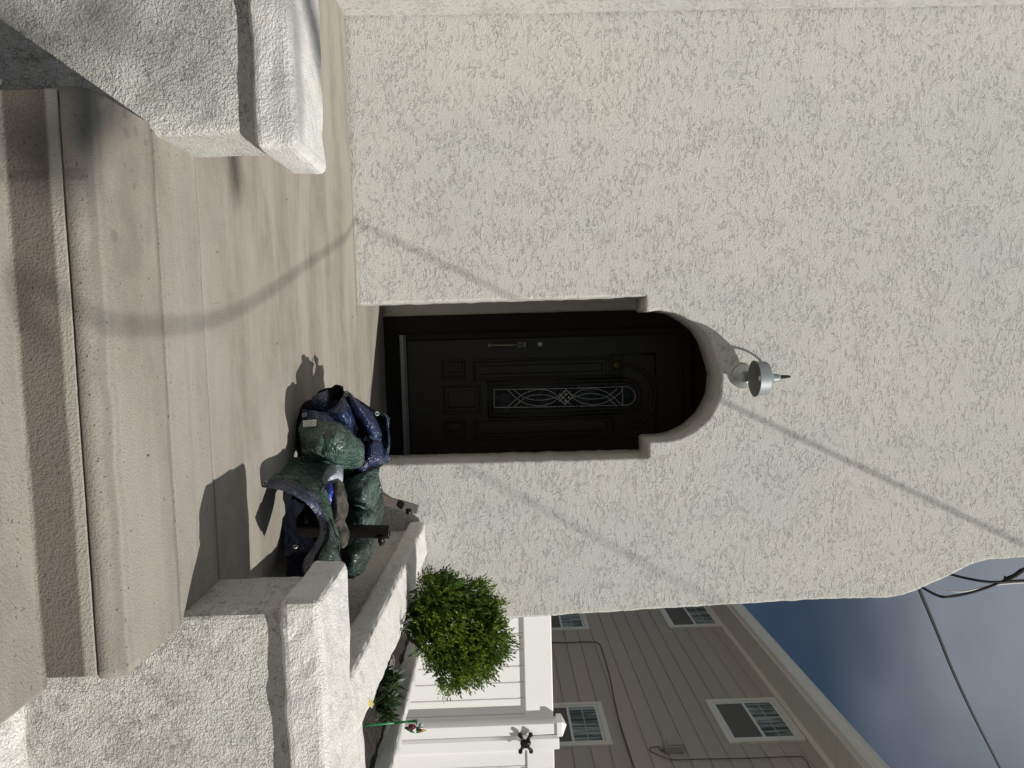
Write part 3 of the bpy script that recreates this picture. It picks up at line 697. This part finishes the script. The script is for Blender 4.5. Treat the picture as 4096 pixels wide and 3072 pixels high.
limb([P(760, -60, Y=1.82), P(700, 260, Y=1.82), P(740, 400, Y=1.82)], 12, .014)

# ------------------------------------------------------------------ tarp heap
def T3(x, y, Y): return P(950+x/1.6588, 1400+y/1.6588, Y=Y)
def grid_patch(rows, n=10):
    """rows of control points -> smooth grid of points (Catmull-Rom both ways)"""
    r1 = [spline(r, n) for r in rows]
    cols = list(zip(*r1)); c1 = [spline(c, n) for c in cols]
    return [list(r) for r in zip(*c1)]
def crumple(g, amp=.008, seed=0, fr=10):
    """creased sheet: a few families of straight folds (triangle waves, gently bent) plus low noise"""
    rn = random.Random(seed*7+1); fam = []
    for k in range(7):
        v = Vector((rn.uniform(-1, 1), rn.uniform(-.6, .6), rn.uniform(-1, 1))).normalized()
        Lw = (.16, .12, .09, .065, .05, .036, .026)[k]; fam.append((v, Lw, rn.uniform(0, 1), rn.uniform(0, 50)))
    nr, nc = len(g), len(g[0]); out = []
    for i in range(nr):
        row = []
        for j in range(nc):
            a = g[min(i+1, nr-1)][j]-g[max(i-1, 0)][j]; b = g[i][min(j+1, nc-1)]-g[i][max(j-1, 0)]
            nrm = a.cross(b)
            nrm = nrm.normalized() if nrm.length > 1e-9 else Vector((0, -1, 0))
            p = g[i][j]; h = 0
            for v, Lw, ph, o in fam:
                u = v.dot(p)/Lw + ph + .55*noise.noise(p*(.45/Lw) + Vector((o, 0, 0)))
                tri = 1-abs((u % 1.0)*2-1)
                w_ = max(0, min(1, .5+1.6*noise.noise(p*(.5/Lw)+Vector((0, o, 3)))))      # each fold runs out
                h += (tri**.75)*w_*(Lw/.10)**.9
            row.append(p + nrm*amp*(h*1.15 - 1.3 + .5*noise.noise(p*fr + Vector((seed, 0, 0)))))
        out.append(row)
    return out
def fold(name, parent, rows, m, amp=.008, seed=0, thick=.003, back=None, n=16, hem=None, fr=10):
    """a sheet with a front and a back skin; hem = (side, rows) strip of hem material"""
    g = crumple(grid_patch([[T3(*p) for p in r] for r in rows], n), amp, seed, fr)
    bm = bmesh.new(); nr, nc = len(g), len(g[0])
    V0 = [[bm.verts.new(p) for p in r] for r in g]
    away = Vector((.1, 1, -.1)).normalized()*thick
    V1 = [[bm.verts.new(p+away) for p in r] for r in g]
    for i in range(nr-1):
        for j in range(nc-1):
            f = bm.faces.new((V0[i][j], V0[i+1][j], V0[i+1][j+1], V0[i][j+1])); f.smooth = False
            h = hem and ((hem[0] == 'left' and j < hem[1]) or (hem[0] == 'right' and j >= nc-1-hem[1]) or (hem[0] == 'top' and i < hem[1]) or (hem[0] == 'bottom' and i >= nr-1-hem[1]))
            f.material_index = 2 if h else 0
            f = bm.faces.new((V1[i][j], V1[i][j+1], V1[i+1][j+1], V1[i+1][j])); f.smooth = True; f.material_index = 1
    for i in range(nr-1):
        for j in (0, nc-1): bm.faces.new((V0[i][j], V0[i+1][j], V1[i+1][j], V1[i][j])).material_index = 1
    for j in range(nc-1):
        for i in (0, nr-1): bm.faces.new((V0[i][j], V0[i][j+1], V1[i][j+1], V1[i][j])).material_index = 1
    return obj(name, bm, None, parent, mats=[m, back or 'tarp_blue', hem[2] if hem and len(hem) > 2 else 'tarp_hem'])
tp = thing('tarp', 'crumpled green and blue tarpaulin heap with hemmed grommet edges beside the doorway', 'tarp')
def F_(rows, m, **k): return fold('fold', tp, rows, m, **k)
# green bulge at the left with the white label
F_([[(428, 392, 2.93), (520, 400, 2.88), (610, 425, 2.92), (680, 470, 3.0)],
    [(430, 470, 2.88), (540, 478, 2.80), (660, 490, 2.83), (740, 540, 2.95)],
    [(428, 560, 2.85), (540, 560, 2.72), (680, 560, 2.73), (800, 600, 2.90)],
    [(430, 640, 2.86), (540, 640, 2.74), (680, 650, 2.72), (822, 680, 2.88)],
    [(445, 700, 2.92), (550, 712, 2.82), (670, 730, 2.80), (815, 745, 2.92)],
    [(500, 718, 3.02), (580, 740, 2.95), (680, 780, 2.92), (735, 812, 2.98)]], 'tarp_green', amp=.008, seed=1, hem=('top', 16, 'tarp_blue'))
# blue ring shaped folds at the far end
F_([[(495, 310, 3.02), (540, 292, 3.0), (600, 262, 2.98), (650, 232, 3.0), (700, 240, 3.08)],
    [(500, 345, 2.98), (545, 330, 2.93), (590, 330, 2.95), (640, 330, 3.12), (700, 300, 3.12)],
    [(510, 392, 2.98), (550, 398, 2.93), (600, 400, 2.95), (650, 380, 3.14), (690, 350, 3.12)]], 'tarp_blue', amp=.004, seed=2, back='tarp_shade_black', hem=('right', 32, 'tarp_shade_black'))
F_([[(560, 400, 2.94), (640, 372, 2.92), (700, 300, 2.98), (722, 270, 3.05)],
    [(600, 430, 2.90), (680, 420, 2.85), (720, 370, 2.9), (745, 330, 3.0)],
    [(660, 470, 2.90), (710, 460, 2.86), (750, 430, 2.9), (765, 400, 3.0)],
    [(700, 510, 2.95), (730, 520, 2.90), (760, 510, 2.92), (770, 490, 3.0)],
    [(745, 555, 3.0), (755, 560, 2.95), (768, 560, 2.95), (772, 550, 3.02)]], 'tarp_blue', amp=.008, seed=3)
F_([[(715, 275, 3.05), (750, 285, 2.98), (790, 330, 2.98), (850, 375, 3.02), (900, 425, 3.1)],
    [(735, 330, 3.0), (770, 340, 2.92), (820, 390, 2.92), (870, 440, 2.96), (925, 500, 3.05)],
    [(765, 400, 3.02), (790, 410, 2.96), (830, 450, 2.95), (890, 520, 2.97), (940, 570, 3.05)],
    [(770, 480, 3.10), (810, 480, 3.1), (850, 500, 3.08), (900, 580, 3.02), (940, 620, 3.08)]], 'tarp_blue', amp=.005, seed=4, hem=('bottom', 9), back='tarp_shade_black')
F_([[(890, 420, 3.14), (930, 412, 3.08), (985, 425, 3.08), (1005, 455, 3.14)],
    [(905, 450, 3.16), (950, 455, 3.16), (990, 480, 3.1), (1010, 520, 3.12)],
    [(935, 520, 3.16), (975, 530, 3.15), (1000, 560, 3.08), (1018, 600, 3.12)],
    [(950, 590, 3.18), (985, 600, 3.12), (1000, 640, 3.05), (1015, 660, 3.12)],
    [(930, 640, 3.16), (960, 660, 3.08), (985, 690, 3.02), (1005, 720, 3.12)]], 'tarp_dark_green', amp=.006, seed=5, back='tarp_blue', hem=('right', 16, 'tarp_blue'))
F_([[(840, 600, 3.06), (880, 600, 3.0), (930, 610, 3.02), (960, 640, 3.08)],
    [(820, 660, 3.04), (870, 670, 2.96), (930, 680, 2.98), (1000, 700, 3.06)],
    [(790, 720, 3.02), (850, 730, 2.94), (920, 730, 2.95), (1000, 740, 3.08)],
    [(720, 800, 3.0), (800, 790, 2.94), (880, 770, 2.97), (960, 765, 3.08)]], 'tarp_blue', amp=.009, seed=6, back='tarp_shade_black')
F_([[(800, 570, 3.12), (830, 560, 3.10), (870, 590, 3.10), (890, 620, 3.12)],
    [(810, 640, 3.10), (830, 640, 3.02), (860, 660, 3.04), (880, 680, 3.12)],
    [(800, 700, 3.08), (830, 700, 3.0), (850, 710, 3.0), (870, 730, 3.12)]], 'tarp_blue', amp=.007, seed=16, back='tarp_shade_black')
# near-black sheet standing in for the shade behind the rings
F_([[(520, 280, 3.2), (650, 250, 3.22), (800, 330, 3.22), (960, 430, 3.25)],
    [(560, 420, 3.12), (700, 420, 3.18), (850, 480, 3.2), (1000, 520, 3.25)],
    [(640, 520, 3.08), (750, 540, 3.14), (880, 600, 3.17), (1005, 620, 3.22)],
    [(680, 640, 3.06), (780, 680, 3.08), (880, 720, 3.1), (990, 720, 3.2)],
    [(600, 800, 3.0), (740, 800, 3.04), (850, 820, 3.06), (940, 800, 3.15)]], 'tarp_shade_black', amp=.012, seed=7, back='tarp_shade_black')
# green crumpled part towards the wall
F_([[(700, 850, 2.98), (770, 840, 2.92), (860, 810, 2.95), (942, 765, 3.05)],
    [(700, 905, 2.93), (780, 890, 2.86), (870, 870, 2.88), (938, 830, 3.0)],
    [(712, 960, 2.92), (790, 950, 2.84), (870, 940, 2.86), (930, 930, 3.0)],
    [(725, 1010, 2.94), (800, 1000, 2.86), (870, 1000, 2.88), (905, 1010, 3.0)],
    [(730, 1050, 3.0), (800, 1040, 2.95), (860, 1045, 2.96), (885, 1040, 3.04)]], 'tarp_green', amp=.010, seed=8, fr=20)
F_([[(722, 1040, 3.0), (790, 1045, 2.95), (850, 1045, 2.95), (905, 1060, 3.02)],
    [(722, 1090, 2.93), (790, 1090, 2.87), (860, 1095, 2.88), (912, 1100, 3.0)],
    [(722, 1150, 2.92), (800, 1145, 2.86), (860, 1150, 2.88), (915, 1160, 3.0)],
    [(720, 1215, 2.95), (800, 1210, 2.9), (860, 1215, 2.92), (912, 1220, 3.02)],
    [(725, 1270, 3.0), (800, 1265, 2.96), (860, 1270, 2.96), (905, 1270, 3.04)]], 'tarp_green', amp=.009, seed=9, fr=20)
F_([[(680, 1240, 2.96), (760, 1240, 2.92), (840, 1240, 2.93), (908, 1250, 3.02)],
    [(690, 1310, 2.84), (760, 1310, 2.78), (840, 1310, 2.80), (905, 1310, 2.94)],
    [(695, 1380, 2.80), (760, 1380, 2.74), (830, 1380, 2.78), (885, 1370, 2.9)],
    [(705, 1450, 2.80), (760, 1450, 2.76), (810, 1440, 2.80), (850, 1420, 2.9)],
    [(730, 1515, 2.86), (760, 1510, 2.84), (780, 1500, 2.86), (800, 1480, 2.92)]], 'tarp_dark_green', amp=.006, seed=10)
# front flap with the curled hem
F_([[(135, 893, 2.54), (165, 845, 2.62), (235, 780, 2.74), (315, 718, 2.86)],
    [(190, 910, 2.50), (235, 865, 2.58), (310, 800, 2.72), (420, 712, 2.87)],
    [(250, 922, 2.47), (320, 880, 2.55), (410, 820, 2.70), (530, 718, 2.88)],
    [(330, 945, 2.45), (410, 905, 2.53), (490, 850, 2.68), (640, 745, 2.90)],
    [(415, 985, 2.45), (470, 950, 2.52), (535, 890, 2.66), (650, 800, 2.88)],
    [(490, 1035, 2.48), (520, 1000, 2.53), (548, 950, 2.62), (560, 880, 2.80)]], 'tarp_green', amp=.004, seed=11, hem=('left', 16), back='tarp_shade_black')
F_([[(485, 1035, 2.54), (515, 1000, 2.55), (540, 950, 2.60), (552, 900, 2.66)],
    [(525, 1090, 2.53), (555, 1060, 2.52), (580, 1030, 2.56), (600, 1010, 2.63)],
    [(545, 1150, 2.53), (580, 1130, 2.50), (605, 1110, 2.53), (625, 1110, 2.62)],
    [(540, 1215, 2.52), (585, 1200, 2.47), (630, 1180, 2.48), (655, 1185, 2.58)],
    [(510, 1290, 2.50), (560, 1280, 2.43), (630, 1260, 2.43), (688, 1260, 2.54)],
    [(465, 1370, 2.46), (530, 1360, 2.37), (620, 1350, 2.37), (688, 1350, 2.48)],
    [(440, 1440, 2.42), (510, 1440, 2.33), (610, 1430, 2.33), (690, 1435, 2.42)],
    [(450, 1515, 2.38), (520, 1510, 2.30), (610, 1500, 2.29), (690, 1500, 2.36)]], 'tarp_green', amp=.006, seed=12, hem=('left', 15), back='tarp_shade_black')
oy = [(135, 905, 2.50), (190, 918, 2.46), (250, 925, 2.43), (320, 945, 2.41), (400, 985, 2.41), (470, 1030, 2.44), (520, 1090, 2.48), (542, 1150, 2.49), (545, 1215, 2.48), (515, 1290, 2.46), (470, 1360, 2.42), (445, 1430, 2.38), (450, 1510, 2.34)]
iy = [(165, 862, 2.55), (225, 885, 2.51), (285, 892, 2.48), (355, 910, 2.46), (440, 950, 2.47), (515, 1000, 2.48), (565, 1075, 2.48), (588, 1150, 2.46), (588, 1220, 2.43), (560, 1300, 2.39), (515, 1370, 2.34), (490, 1430, 2.295), (495, 1500, 2.26)]
fold('hem', tp, [[a_, ((a_[0]+b_[0])/2, (a_[1]+b_[1])/2, (a_[2]+b_[2])/2-.008), b_] for a_, b_ in zip(oy, iy)], 'tarp_hem', amp=.0012, seed=31, back='tarp_shade_black', n=8)
# opening: near-black sheet, the shade inside put into its colour
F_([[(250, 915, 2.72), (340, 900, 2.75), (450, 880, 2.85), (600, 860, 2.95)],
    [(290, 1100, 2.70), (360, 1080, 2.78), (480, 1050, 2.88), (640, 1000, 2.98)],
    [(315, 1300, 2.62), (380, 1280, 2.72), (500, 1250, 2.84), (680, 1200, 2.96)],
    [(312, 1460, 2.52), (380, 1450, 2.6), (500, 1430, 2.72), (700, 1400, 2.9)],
    [(312, 1560, 2.42), (380, 1560, 2.5), (500, 1560, 2.6), (700, 1560, 2.8)]], 'tarp_shade_black', amp=.008, seed=13, back='tarp_shade_black')
# clear plastic and bright blue
F_([[(580, 780, 2.82), (630, 755, 2.78), (690, 775, 2.84)],
    [(575, 830, 2.76), (635, 820, 2.70), (702, 830, 2.78)],
    [(545, 880, 2.72), (610, 870, 2.70), (690, 880, 2.78)],
    [(550, 950, 2.70), (575, 940, 2.70), (600, 930, 2.76)],
    [(565, 1010, 2.70), (575, 1000, 2.70), (585, 990, 2.76)]], 'clear_plastic', amp=.006, seed=15, back='clear_plastic', fr=24)
F_([[(590, 900, 2.72), (620, 865, 2.70), (645, 890, 2.74)],
    [(572, 950, 2.69), (615, 940, 2.66), (658, 945, 2.72)],
    [(575, 1000, 2.68), (610, 1000, 2.66), (645, 1000, 2.70)],
    [(600, 1045, 2.66), (610, 1050, 2.65), (622, 1045, 2.68)],
    [(605, 1120, 2.64), (610, 1122, 2.64), (616, 1120, 2.66)]], 'tarp_bright_blue', amp=.006, seed=17, back='tarp_bright_blue')
# hidden bulk that carries the folds
def lump(cx, cy, Y, rx, ry, rz, m='tarp_shade_black', seed=0):
    c = T3(cx, cy, Y); bm = bmesh.new(); bmesh.ops.create_icosphere(bm, subdivisions=4, radius=1)
    for v in bm.verts:
        q = v.co.copy(); d = 1+.14*noise.noise(q*2+Vector((seed, 0, 0)))
        v.co = c + Vector((q.x*rx*d, q.y*ry*d, max(q.z*rz*d, -c.z+.003)))
    obj('fold', bm, m, tp, smooth=True)
lump(560, 560, 3.06, .15, .15, .17, 'tarp_shade_black', 1)
lump(760, 620, 3.22, .14, .10, .14, 'tarp_shade_black', 2)
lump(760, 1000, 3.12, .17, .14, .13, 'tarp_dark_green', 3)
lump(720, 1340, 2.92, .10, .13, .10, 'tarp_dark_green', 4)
lump(500, 900, 3.0, .16, .12, .14, 'tarp_shade_black', 5)
# grommets and label
def grommet(x, y, Y, nrm=(-.2, -1, .1), r=.0095):
    c = T3(x, y, Y); q = Vector(nrm).to_track_quat('Z', 'Y').to_matrix().to_4x4()
    B(lambda bm: lathe(bm, [(r, -.001), (r*1.0, .002), (r*.75, .004), (r*.5, .002), (r*.5, -.001)], Matrix.Translation(c) @ q, 18), 'grommet', 'silver', tp)
grommet(181, 884, 2.485); grommet(467, 1455, 2.335, r=.0105); grommet(444, 432, 2.865, (-.7, -.7, .1)); grommet(722, 296, 2.99, (-.4, -.8, .3)); grommet(383, 1305, 2.66, (-.8, -.5, .1)); grommet(925, 422, 3.06, (-.1, -.9, .5))
def lab(bm):
    a, b_, c_, d = T3(440, 466, 2.80), T3(530, 458, 2.75), T3(526, 500, 2.74), T3(442, 508, 2.79)
    n = Vector((-.1, -.006, .004)); bm.faces.new([bm.verts.new(p+Vector((0, -.012, 0))) for p in (a, b_, c_, d)])
lb = B(lab, 'care_label', 'label_white', tp)
def prn(bm):
    def q(u, v):
        a, b_, c_, d = T3(440, 466, 2.80), T3(530, 458, 2.75), T3(526, 500, 2.74), T3(442, 508, 2.79)
        return a.lerp(b_, u).lerp(d.lerp(c_, u), v)+Vector((0, -.0135, 0))
    rnd = random.Random(3)
    for v in (.12, .24, .36, .5, .62, .74, .86):
        u = .08
        while u < .6:
            w_ = rnd.uniform(.04, .14); bm.faces.new([bm.verts.new(q(*p)) for p in ((u, v), (u+w_, v), (u+w_, v+.045), (u, v+.045))]); u += w_+.03
    for k in range(6):      # round emblem
        a0 = k*math.pi/3; a1 = a0+.8; cc_ = (.78, .5)
        bm.faces.new([bm.verts.new(q(cc_[0]+r*math.cos(t)*.6, cc_[1]+r*math.sin(t)*1.2)) for r, t in ((.2, a0), (.2, a1), (.26, a1), (.26, a0))])
B(prn, 'printing', 'print_grey', lb)
bc = fold('brown_cloth', None, [[(625, 900, 2.74), (660, 875, 2.70), (700, 885, 2.76)],
    [(620, 980, 2.70), (665, 970, 2.66), (712, 980, 2.74)],
    [(615, 1070, 2.68), (665, 1070, 2.64), (722, 1070, 2.74)],
    [(630, 1150, 2.66), (670, 1160, 2.64), (715, 1150, 2.74)],
    [(660, 1230, 2.64), (700, 1240, 2.64), (735, 1230, 2.76)],
    [(685, 1300, 2.66), (705, 1310, 2.66), (730, 1290, 2.76)]], 'brown_cloth', amp=.007, seed=21, back='brown_cloth', fr=22)
tag(bc, 'dirty brown cloth bunched between the green tarp folds and the black pipe', 'cloth')
# ------------------------------------------------------------------ pipes standing in the heap
pp = thing('round_pipe', 'upright black round pipe with open top and side bolt standing in the tarp', 'pipe')
a = T3(640, 1200, 2.79); b = T3(1008, 1207, 2.79); rp = abs(T3(900, 1250, 2.79).x-T3(900, 1163, 2.79).x)/2
ax = (b-a).normalized(); q = ax.to_track_quat('Z', 'Y').to_matrix().to_4x4(); Ln = (b-a).length
B(lambda bm: lathe(bm, [(rp*.98, -.20), (rp, Ln-.004), (rp*1.03, Ln-.002), (rp*1.03, Ln), (rp*.86, Ln+.0005), (rp*.86, Ln-.2)], Matrix.Translation(a) @ q, 28), 'tube_body', 'black_iron', pp)
cb = T3(955, 1268, 2.77)
B(lambda bm: (tube(bm, [cb+Vector((-.02, 0, 0)), cb+Vector((.006, 0, 0))], .014, 6), tube(bm, [cb+Vector((.006, 0, 0)), cb+Vector((.016, 0, .0))], .009, 8)), 'bolt', 'black_iron', pp)
sp2 = thing('square_tube', 'rust stained square steel tube leaning against the white wall behind the tarp', 'tube')
a = T3(800, 950, 3.35); b = T3(1186, 1056, 3.45); ax = (b-a).normalized(); q = ax.to_track_quat('Z', 'Y').to_matrix().to_4x4(); Ln = (b-a).length
def sq(bm):
    t = bmesh.new(); s = .0215
    for z0, s_ in ((-.15, s), (Ln, s), (Ln+.0005, s*.86), (Ln-.15, s*.86)):
        for x_, y_ in ((-1, -1), (1, -1), (1, 1), (-1, 1)): t.verts.new((x_*s_, y_*s_, z0))
    t.verts.ensure_lookup_table()
    for r in range(3):
        for k in range(4): t.faces.new([t.verts[i] for i in (r*4+k, r*4+(k+1) % 4, r*4+4+(k+1) % 4, r*4+4+k)])
    join(bm, t, Matrix.Translation(a) @ q @ Matrix.Rotation(R(38), 4, 'Z'))
B(sq, 'tube_body', 'rusty_steel', sp2)
cb = T3(1140, 1075, 3.40)
B(lambda bm: tube(bm, [cb+Vector((-.02, -.02, 0)), cb+Vector((.004, -.03, 0))], .014, 6), 'bolt', 'black_iron', sp2)

# ------------------------------------------------------------------ shrub and small plants
def leaf(bm, p, d, up, L_, W):
    s = d.cross(up); 
    if s.length < 1e-4: return
    s.normalize(); n = s.cross(d).normalized()
    v = [bm.verts.new(q) for q in (p, p+d*L_*.45+s*W*.5+n*L_*.05, p+d*L_, p+d*L_*.45-s*W*.5+n*L_*.05)]
    bm.faces.new((v[0], v[1], v[2], v[3]))
rnd = random.Random(11)
def rdir():
    while True:
        v = Vector((rnd.uniform(-1, 1), rnd.uniform(-1, 1), rnd.uniform(-1, 1)))
        if .05 < v.length < 1: return v.normalized()
sh = thing('boxwood_shrub', 'round bushy green shrub growing in the stucco planter by the fence', 'shrub')
SY = 3.42
lobes = [((1830, 2500), SY, .20), ((1770, 2390), SY-.02, .14), ((1890, 2395), SY+.02, .11), ((1945, 2440), SY+.03, .08), ((1950, 2560), SY-.02, .14), ((1850, 2630), SY-.06, .145), ((1760, 2560), SY-.05, .15), ((1730, 2360), SY, .10), ((1800, 2690), SY-.05, .10), ((1900, 2640), SY, .12), ((1950, 2540), SY, .07), ((1700, 2470), SY-.02, .13)]
LB = [(P(*a, Y=y), r*.66) for a, y, r in lobes]
def crown(bm):
    for i in range(3900):
        c, r = LB[rnd.choices(range(len(LB)), [x[1]**2 for x in LB])[0]]
        d = rdir(); rad = r*(rnd.uniform(.45, 1.0)**.5)*(1+.34*noise.noise(d*2.6+c*5)); p = c + d*rad
        if p.z < .29: continue
        tip = (d*.75 + Vector((.12, -.1, .5)) + rdir()*.45).normalized()
        ln = rnd.uniform(.034, .062) if rad > r*.8 else rnd.uniform(.025, .045)
        for k in range(4):
            t = k/4
            q = p+tip*ln*t
            for s in (-1, 1):
                o = (tip*.75 + tip.orthogonal().normalized()*s*.6 + rdir()*.3).normalized()
                leaf(bm, q, o, rdir(), rnd.uniform(.015, .024), rnd.uniform(.0065, .0095))
        leaf(bm, p+tip*ln, tip, rdir(), .022, .008)
NORC |= {'crown', 'foliage'}
cr_o = B(crown, 'crown', 'leaf_box', sh); cr_o['kind'] = 'stuff'
base = P(1640, 2480, Y=SY); base.z = .27
B(lambda bm: [tube(bm, [base+Vector((0, 0, 0)), base+(c-base)*.4+rdir()*.02, c], .006, 6, rs=[.011, .007, .003]) for c, r in LB], 'stem', 'bark', sh)
def blades(name, label, px, Y, n, h, m='leaf_blade', wdt=.012):
    c = P(*px, Y=Y); c.z = .28
    t_ = thing(name, label, 'plant')
    def f(bm):
        for i in range(n):
            a = rnd.uniform(0, 2*math.pi); lean = rnd.uniform(.3, 1.1); d = Vector((math.cos(a)*lean, math.sin(a)*lean, 1)).normalized()
            p = c + Vector((rnd.uniform(-.045, .045), rnd.uniform(-.05, .05), rnd.uniform(0, .05))); L_ = rnd.uniform(.5, 1)*h
            s = d.cross(Vector((0, 0, 1))).normalized()*wdt/2
            prev = None
            for k in range(4):
                q = p+d*L_*k/3+Vector((0, 0, -.22*L_*(k/3)**2)); ww = [.6, 1, .8, .05][k]
                cur = (bm.verts.new(q-s*ww), bm.verts.new(q+s*ww))
                if prev: bm.faces.new((prev[0], prev[1], cur[1], cur[0])).smooth = True
                prev = cur
    B(f, 'foliage', m, t_); return t_
blades('leafy_plant', 'low green rosette plant with pointed leaves beside the pale stone', (1532, 2735), 2.98, 110, .11)
blades('leafy_plant', 'low green pointed leaf plant nearest the green pinwheel stick', (1515, 2820), 2.86, 110, .10)
dm = thing('silver_plant', 'small pale silver branching plant under the shrub', 'plant')
c0 = P(1640, 2500, Y=3.1); c0.z = .33
def dmf(bm):
    for i in range(9):
        d = (rdir()+Vector((0, -.3, .9))).normalized(); p = c0+rdir()*.01
        tube(bm, [p, p+d*.06], .0022, 4)
        for k in range(5):
            e = (d+rdir()*.9).normalized(); q = p+d*.012*(k+1); tube(bm, [q, q+e*.02], .0018, 4)
B(dmf, 'foliage', 'leaf_silver', dm)
st = P(1562, 2655, Z=.30)
def stone(bm):
    bmesh.ops.create_icosphere(bm, subdivisions=3, radius=1)
    for v in bm.verts:
        q = v.co.copy(); d = 1+.12*noise.noise(q*1.6); v.co = Vector((st.x+q.x*.038*d, st.y+q.y*.05*d, .300+q.z*.018*d))
tag(B(stone, 'stone', 'stone', smooth=True), 'flat pale grey stone lying on the planter soil under the shrub', 'stone')
yl = P(1490, 2815, Z=.37); 
tag(B(lambda bm: [bm.faces.new([bm.verts.new(yl+Vector(v)) for v in q]) for q in (((-.016, 0, -.012), (.0, -.006, -.014), (.016, 0, -.002), (.004, .004, .004)), ((-.016, 0, -.012), (.004, .004, .004), (-.008, .006, -.001)))], 'fallen_leaf', 'leaf_yellow'), 'yellow fallen leaf on the planter edge below the leafy plants', 'leaf')
# pinwheel
pw = thing('pinwheel', 'small green and red foil pinwheel on a bright green stick in the planter', 'pinwheel')
def Z6(x, y, Y): return P(1400+x/2.9, 2500+y/2.9, Y=Y)
WY = 2.62
B(lambda bm: (tube(bm, [Z6(120, 1170, WY), Z6(222, 1160, WY), Z6(520, 1135, WY)], .0034, 8), tube(bm, [Z6(520, 1135, WY), Z6(760, 1112, WY)], .0042, 8), tube(bm, [Z6(730, 1113, WY), Z6(780, 1112, WY)], .0056, 8), tube(bm, [Z6(768, 1110, WY), Z6(770, 1150, WY-.01)], .0022, 6)), 'stick', 'plastic_green', pw)
hub = Z6(770, 1178, WY-.012)
def blade(pts_, bul, m):
    g = grid_patch([[Z6(x, y, WY-.012-d) for x, y, d in r] for r in pts_], 4); bm = bmesh.new()
    V = [[bm.verts.new(p) for p in r] for r in g]
    for i in range(len(V)-1):
        for j in range(len(V[0])-1): bm.faces.new((V[i][j], V[i+1][j], V[i+1][j+1], V[i][j+1])).smooth = True
    obj('blade', bm, m, pw)
blade([[(770, 1180, 0), (740, 1150, .01), (680, 1150, .014)], [(765, 1190, .01), (730, 1180, .024), (680, 1180, .02)], [(755, 1200, .006), (730, 1220, .012), (700, 1235, .006)]], 0, 'wheel_red')
blade([[(680, 1175, .0), (650, 1180, .004), (624, 1192, .0)], [(715, 1210, .006), (680, 1215, .01), (655, 1215, .004)], [(770, 1258, .0), (735, 1252, .004), (700, 1248, .0)]], 0, 'wheel_green')
blade([[(770, 1180, .01), (800, 1180, .012), (845, 1185, .004)], [(765, 1215, .014), (800, 1220, .016), (850, 1210, .008)], [(770, 1258, .004), (830, 1245, .006), (898, 1217, .0)]], 0, 'wheel_green')
blade([[(790, 1190, .022), (820, 1192, .022), (842, 1196, .016)], [(800, 1208, .022), (825, 1206, .020), (848, 1206, .014)]], 0, 'wheel_white')
blade([[(800, 1225, .022), (830, 1215, .02), (860, 1210, .012)], [(800, 1242, .014), (840, 1235, .012), (885, 1220, .004)]], 0, 'wheel_gold')
blade([[(805, 1215, .026), (820, 1208, .026), (830, 1205, .022)], [(800, 1235, .022), (815, 1238, .02), (835, 1228, .018)]], 0, 'wheel_red')
blade([[(808, 1140, .0), (830, 1138, .004), (852, 1150, .0)], [(790, 1175, .006), (812, 1180, .01), (835, 1180, .004)]], 0, 'lamp_metal')
# pebbles and bits blown onto the porch
def bits(bm):
    for x, y, r in ((1413, 1268, .009), (1112, 1376, .006), (1148, 798, .005), (1352, 1060, .005), (872, 1010, .004), (598, 1827, .005), (1285, 760, .004), (660, 2000, .003), (1245, 1500, .004), (530, 2130, .003)):
        c = P(x, y, Z=.004); t = bmesh.new(); bmesh.ops.create_icosphere(t, subdivisions=1, radius=1)
        join(bm, t, Matrix.Translation(c) @ Matrix.Rotation(x, 4, 'Z') @ Matrix.Diagonal((r, r*.6, r*.4, 1)))
tag(B(bits, 'porch_litter', 'stone'), kind='stuff')
for root in list(bpy.data.objects):
    if root.type == 'EMPTY' and root.parent is None: 
        bpy.context.view_layer.update(); finish(root)
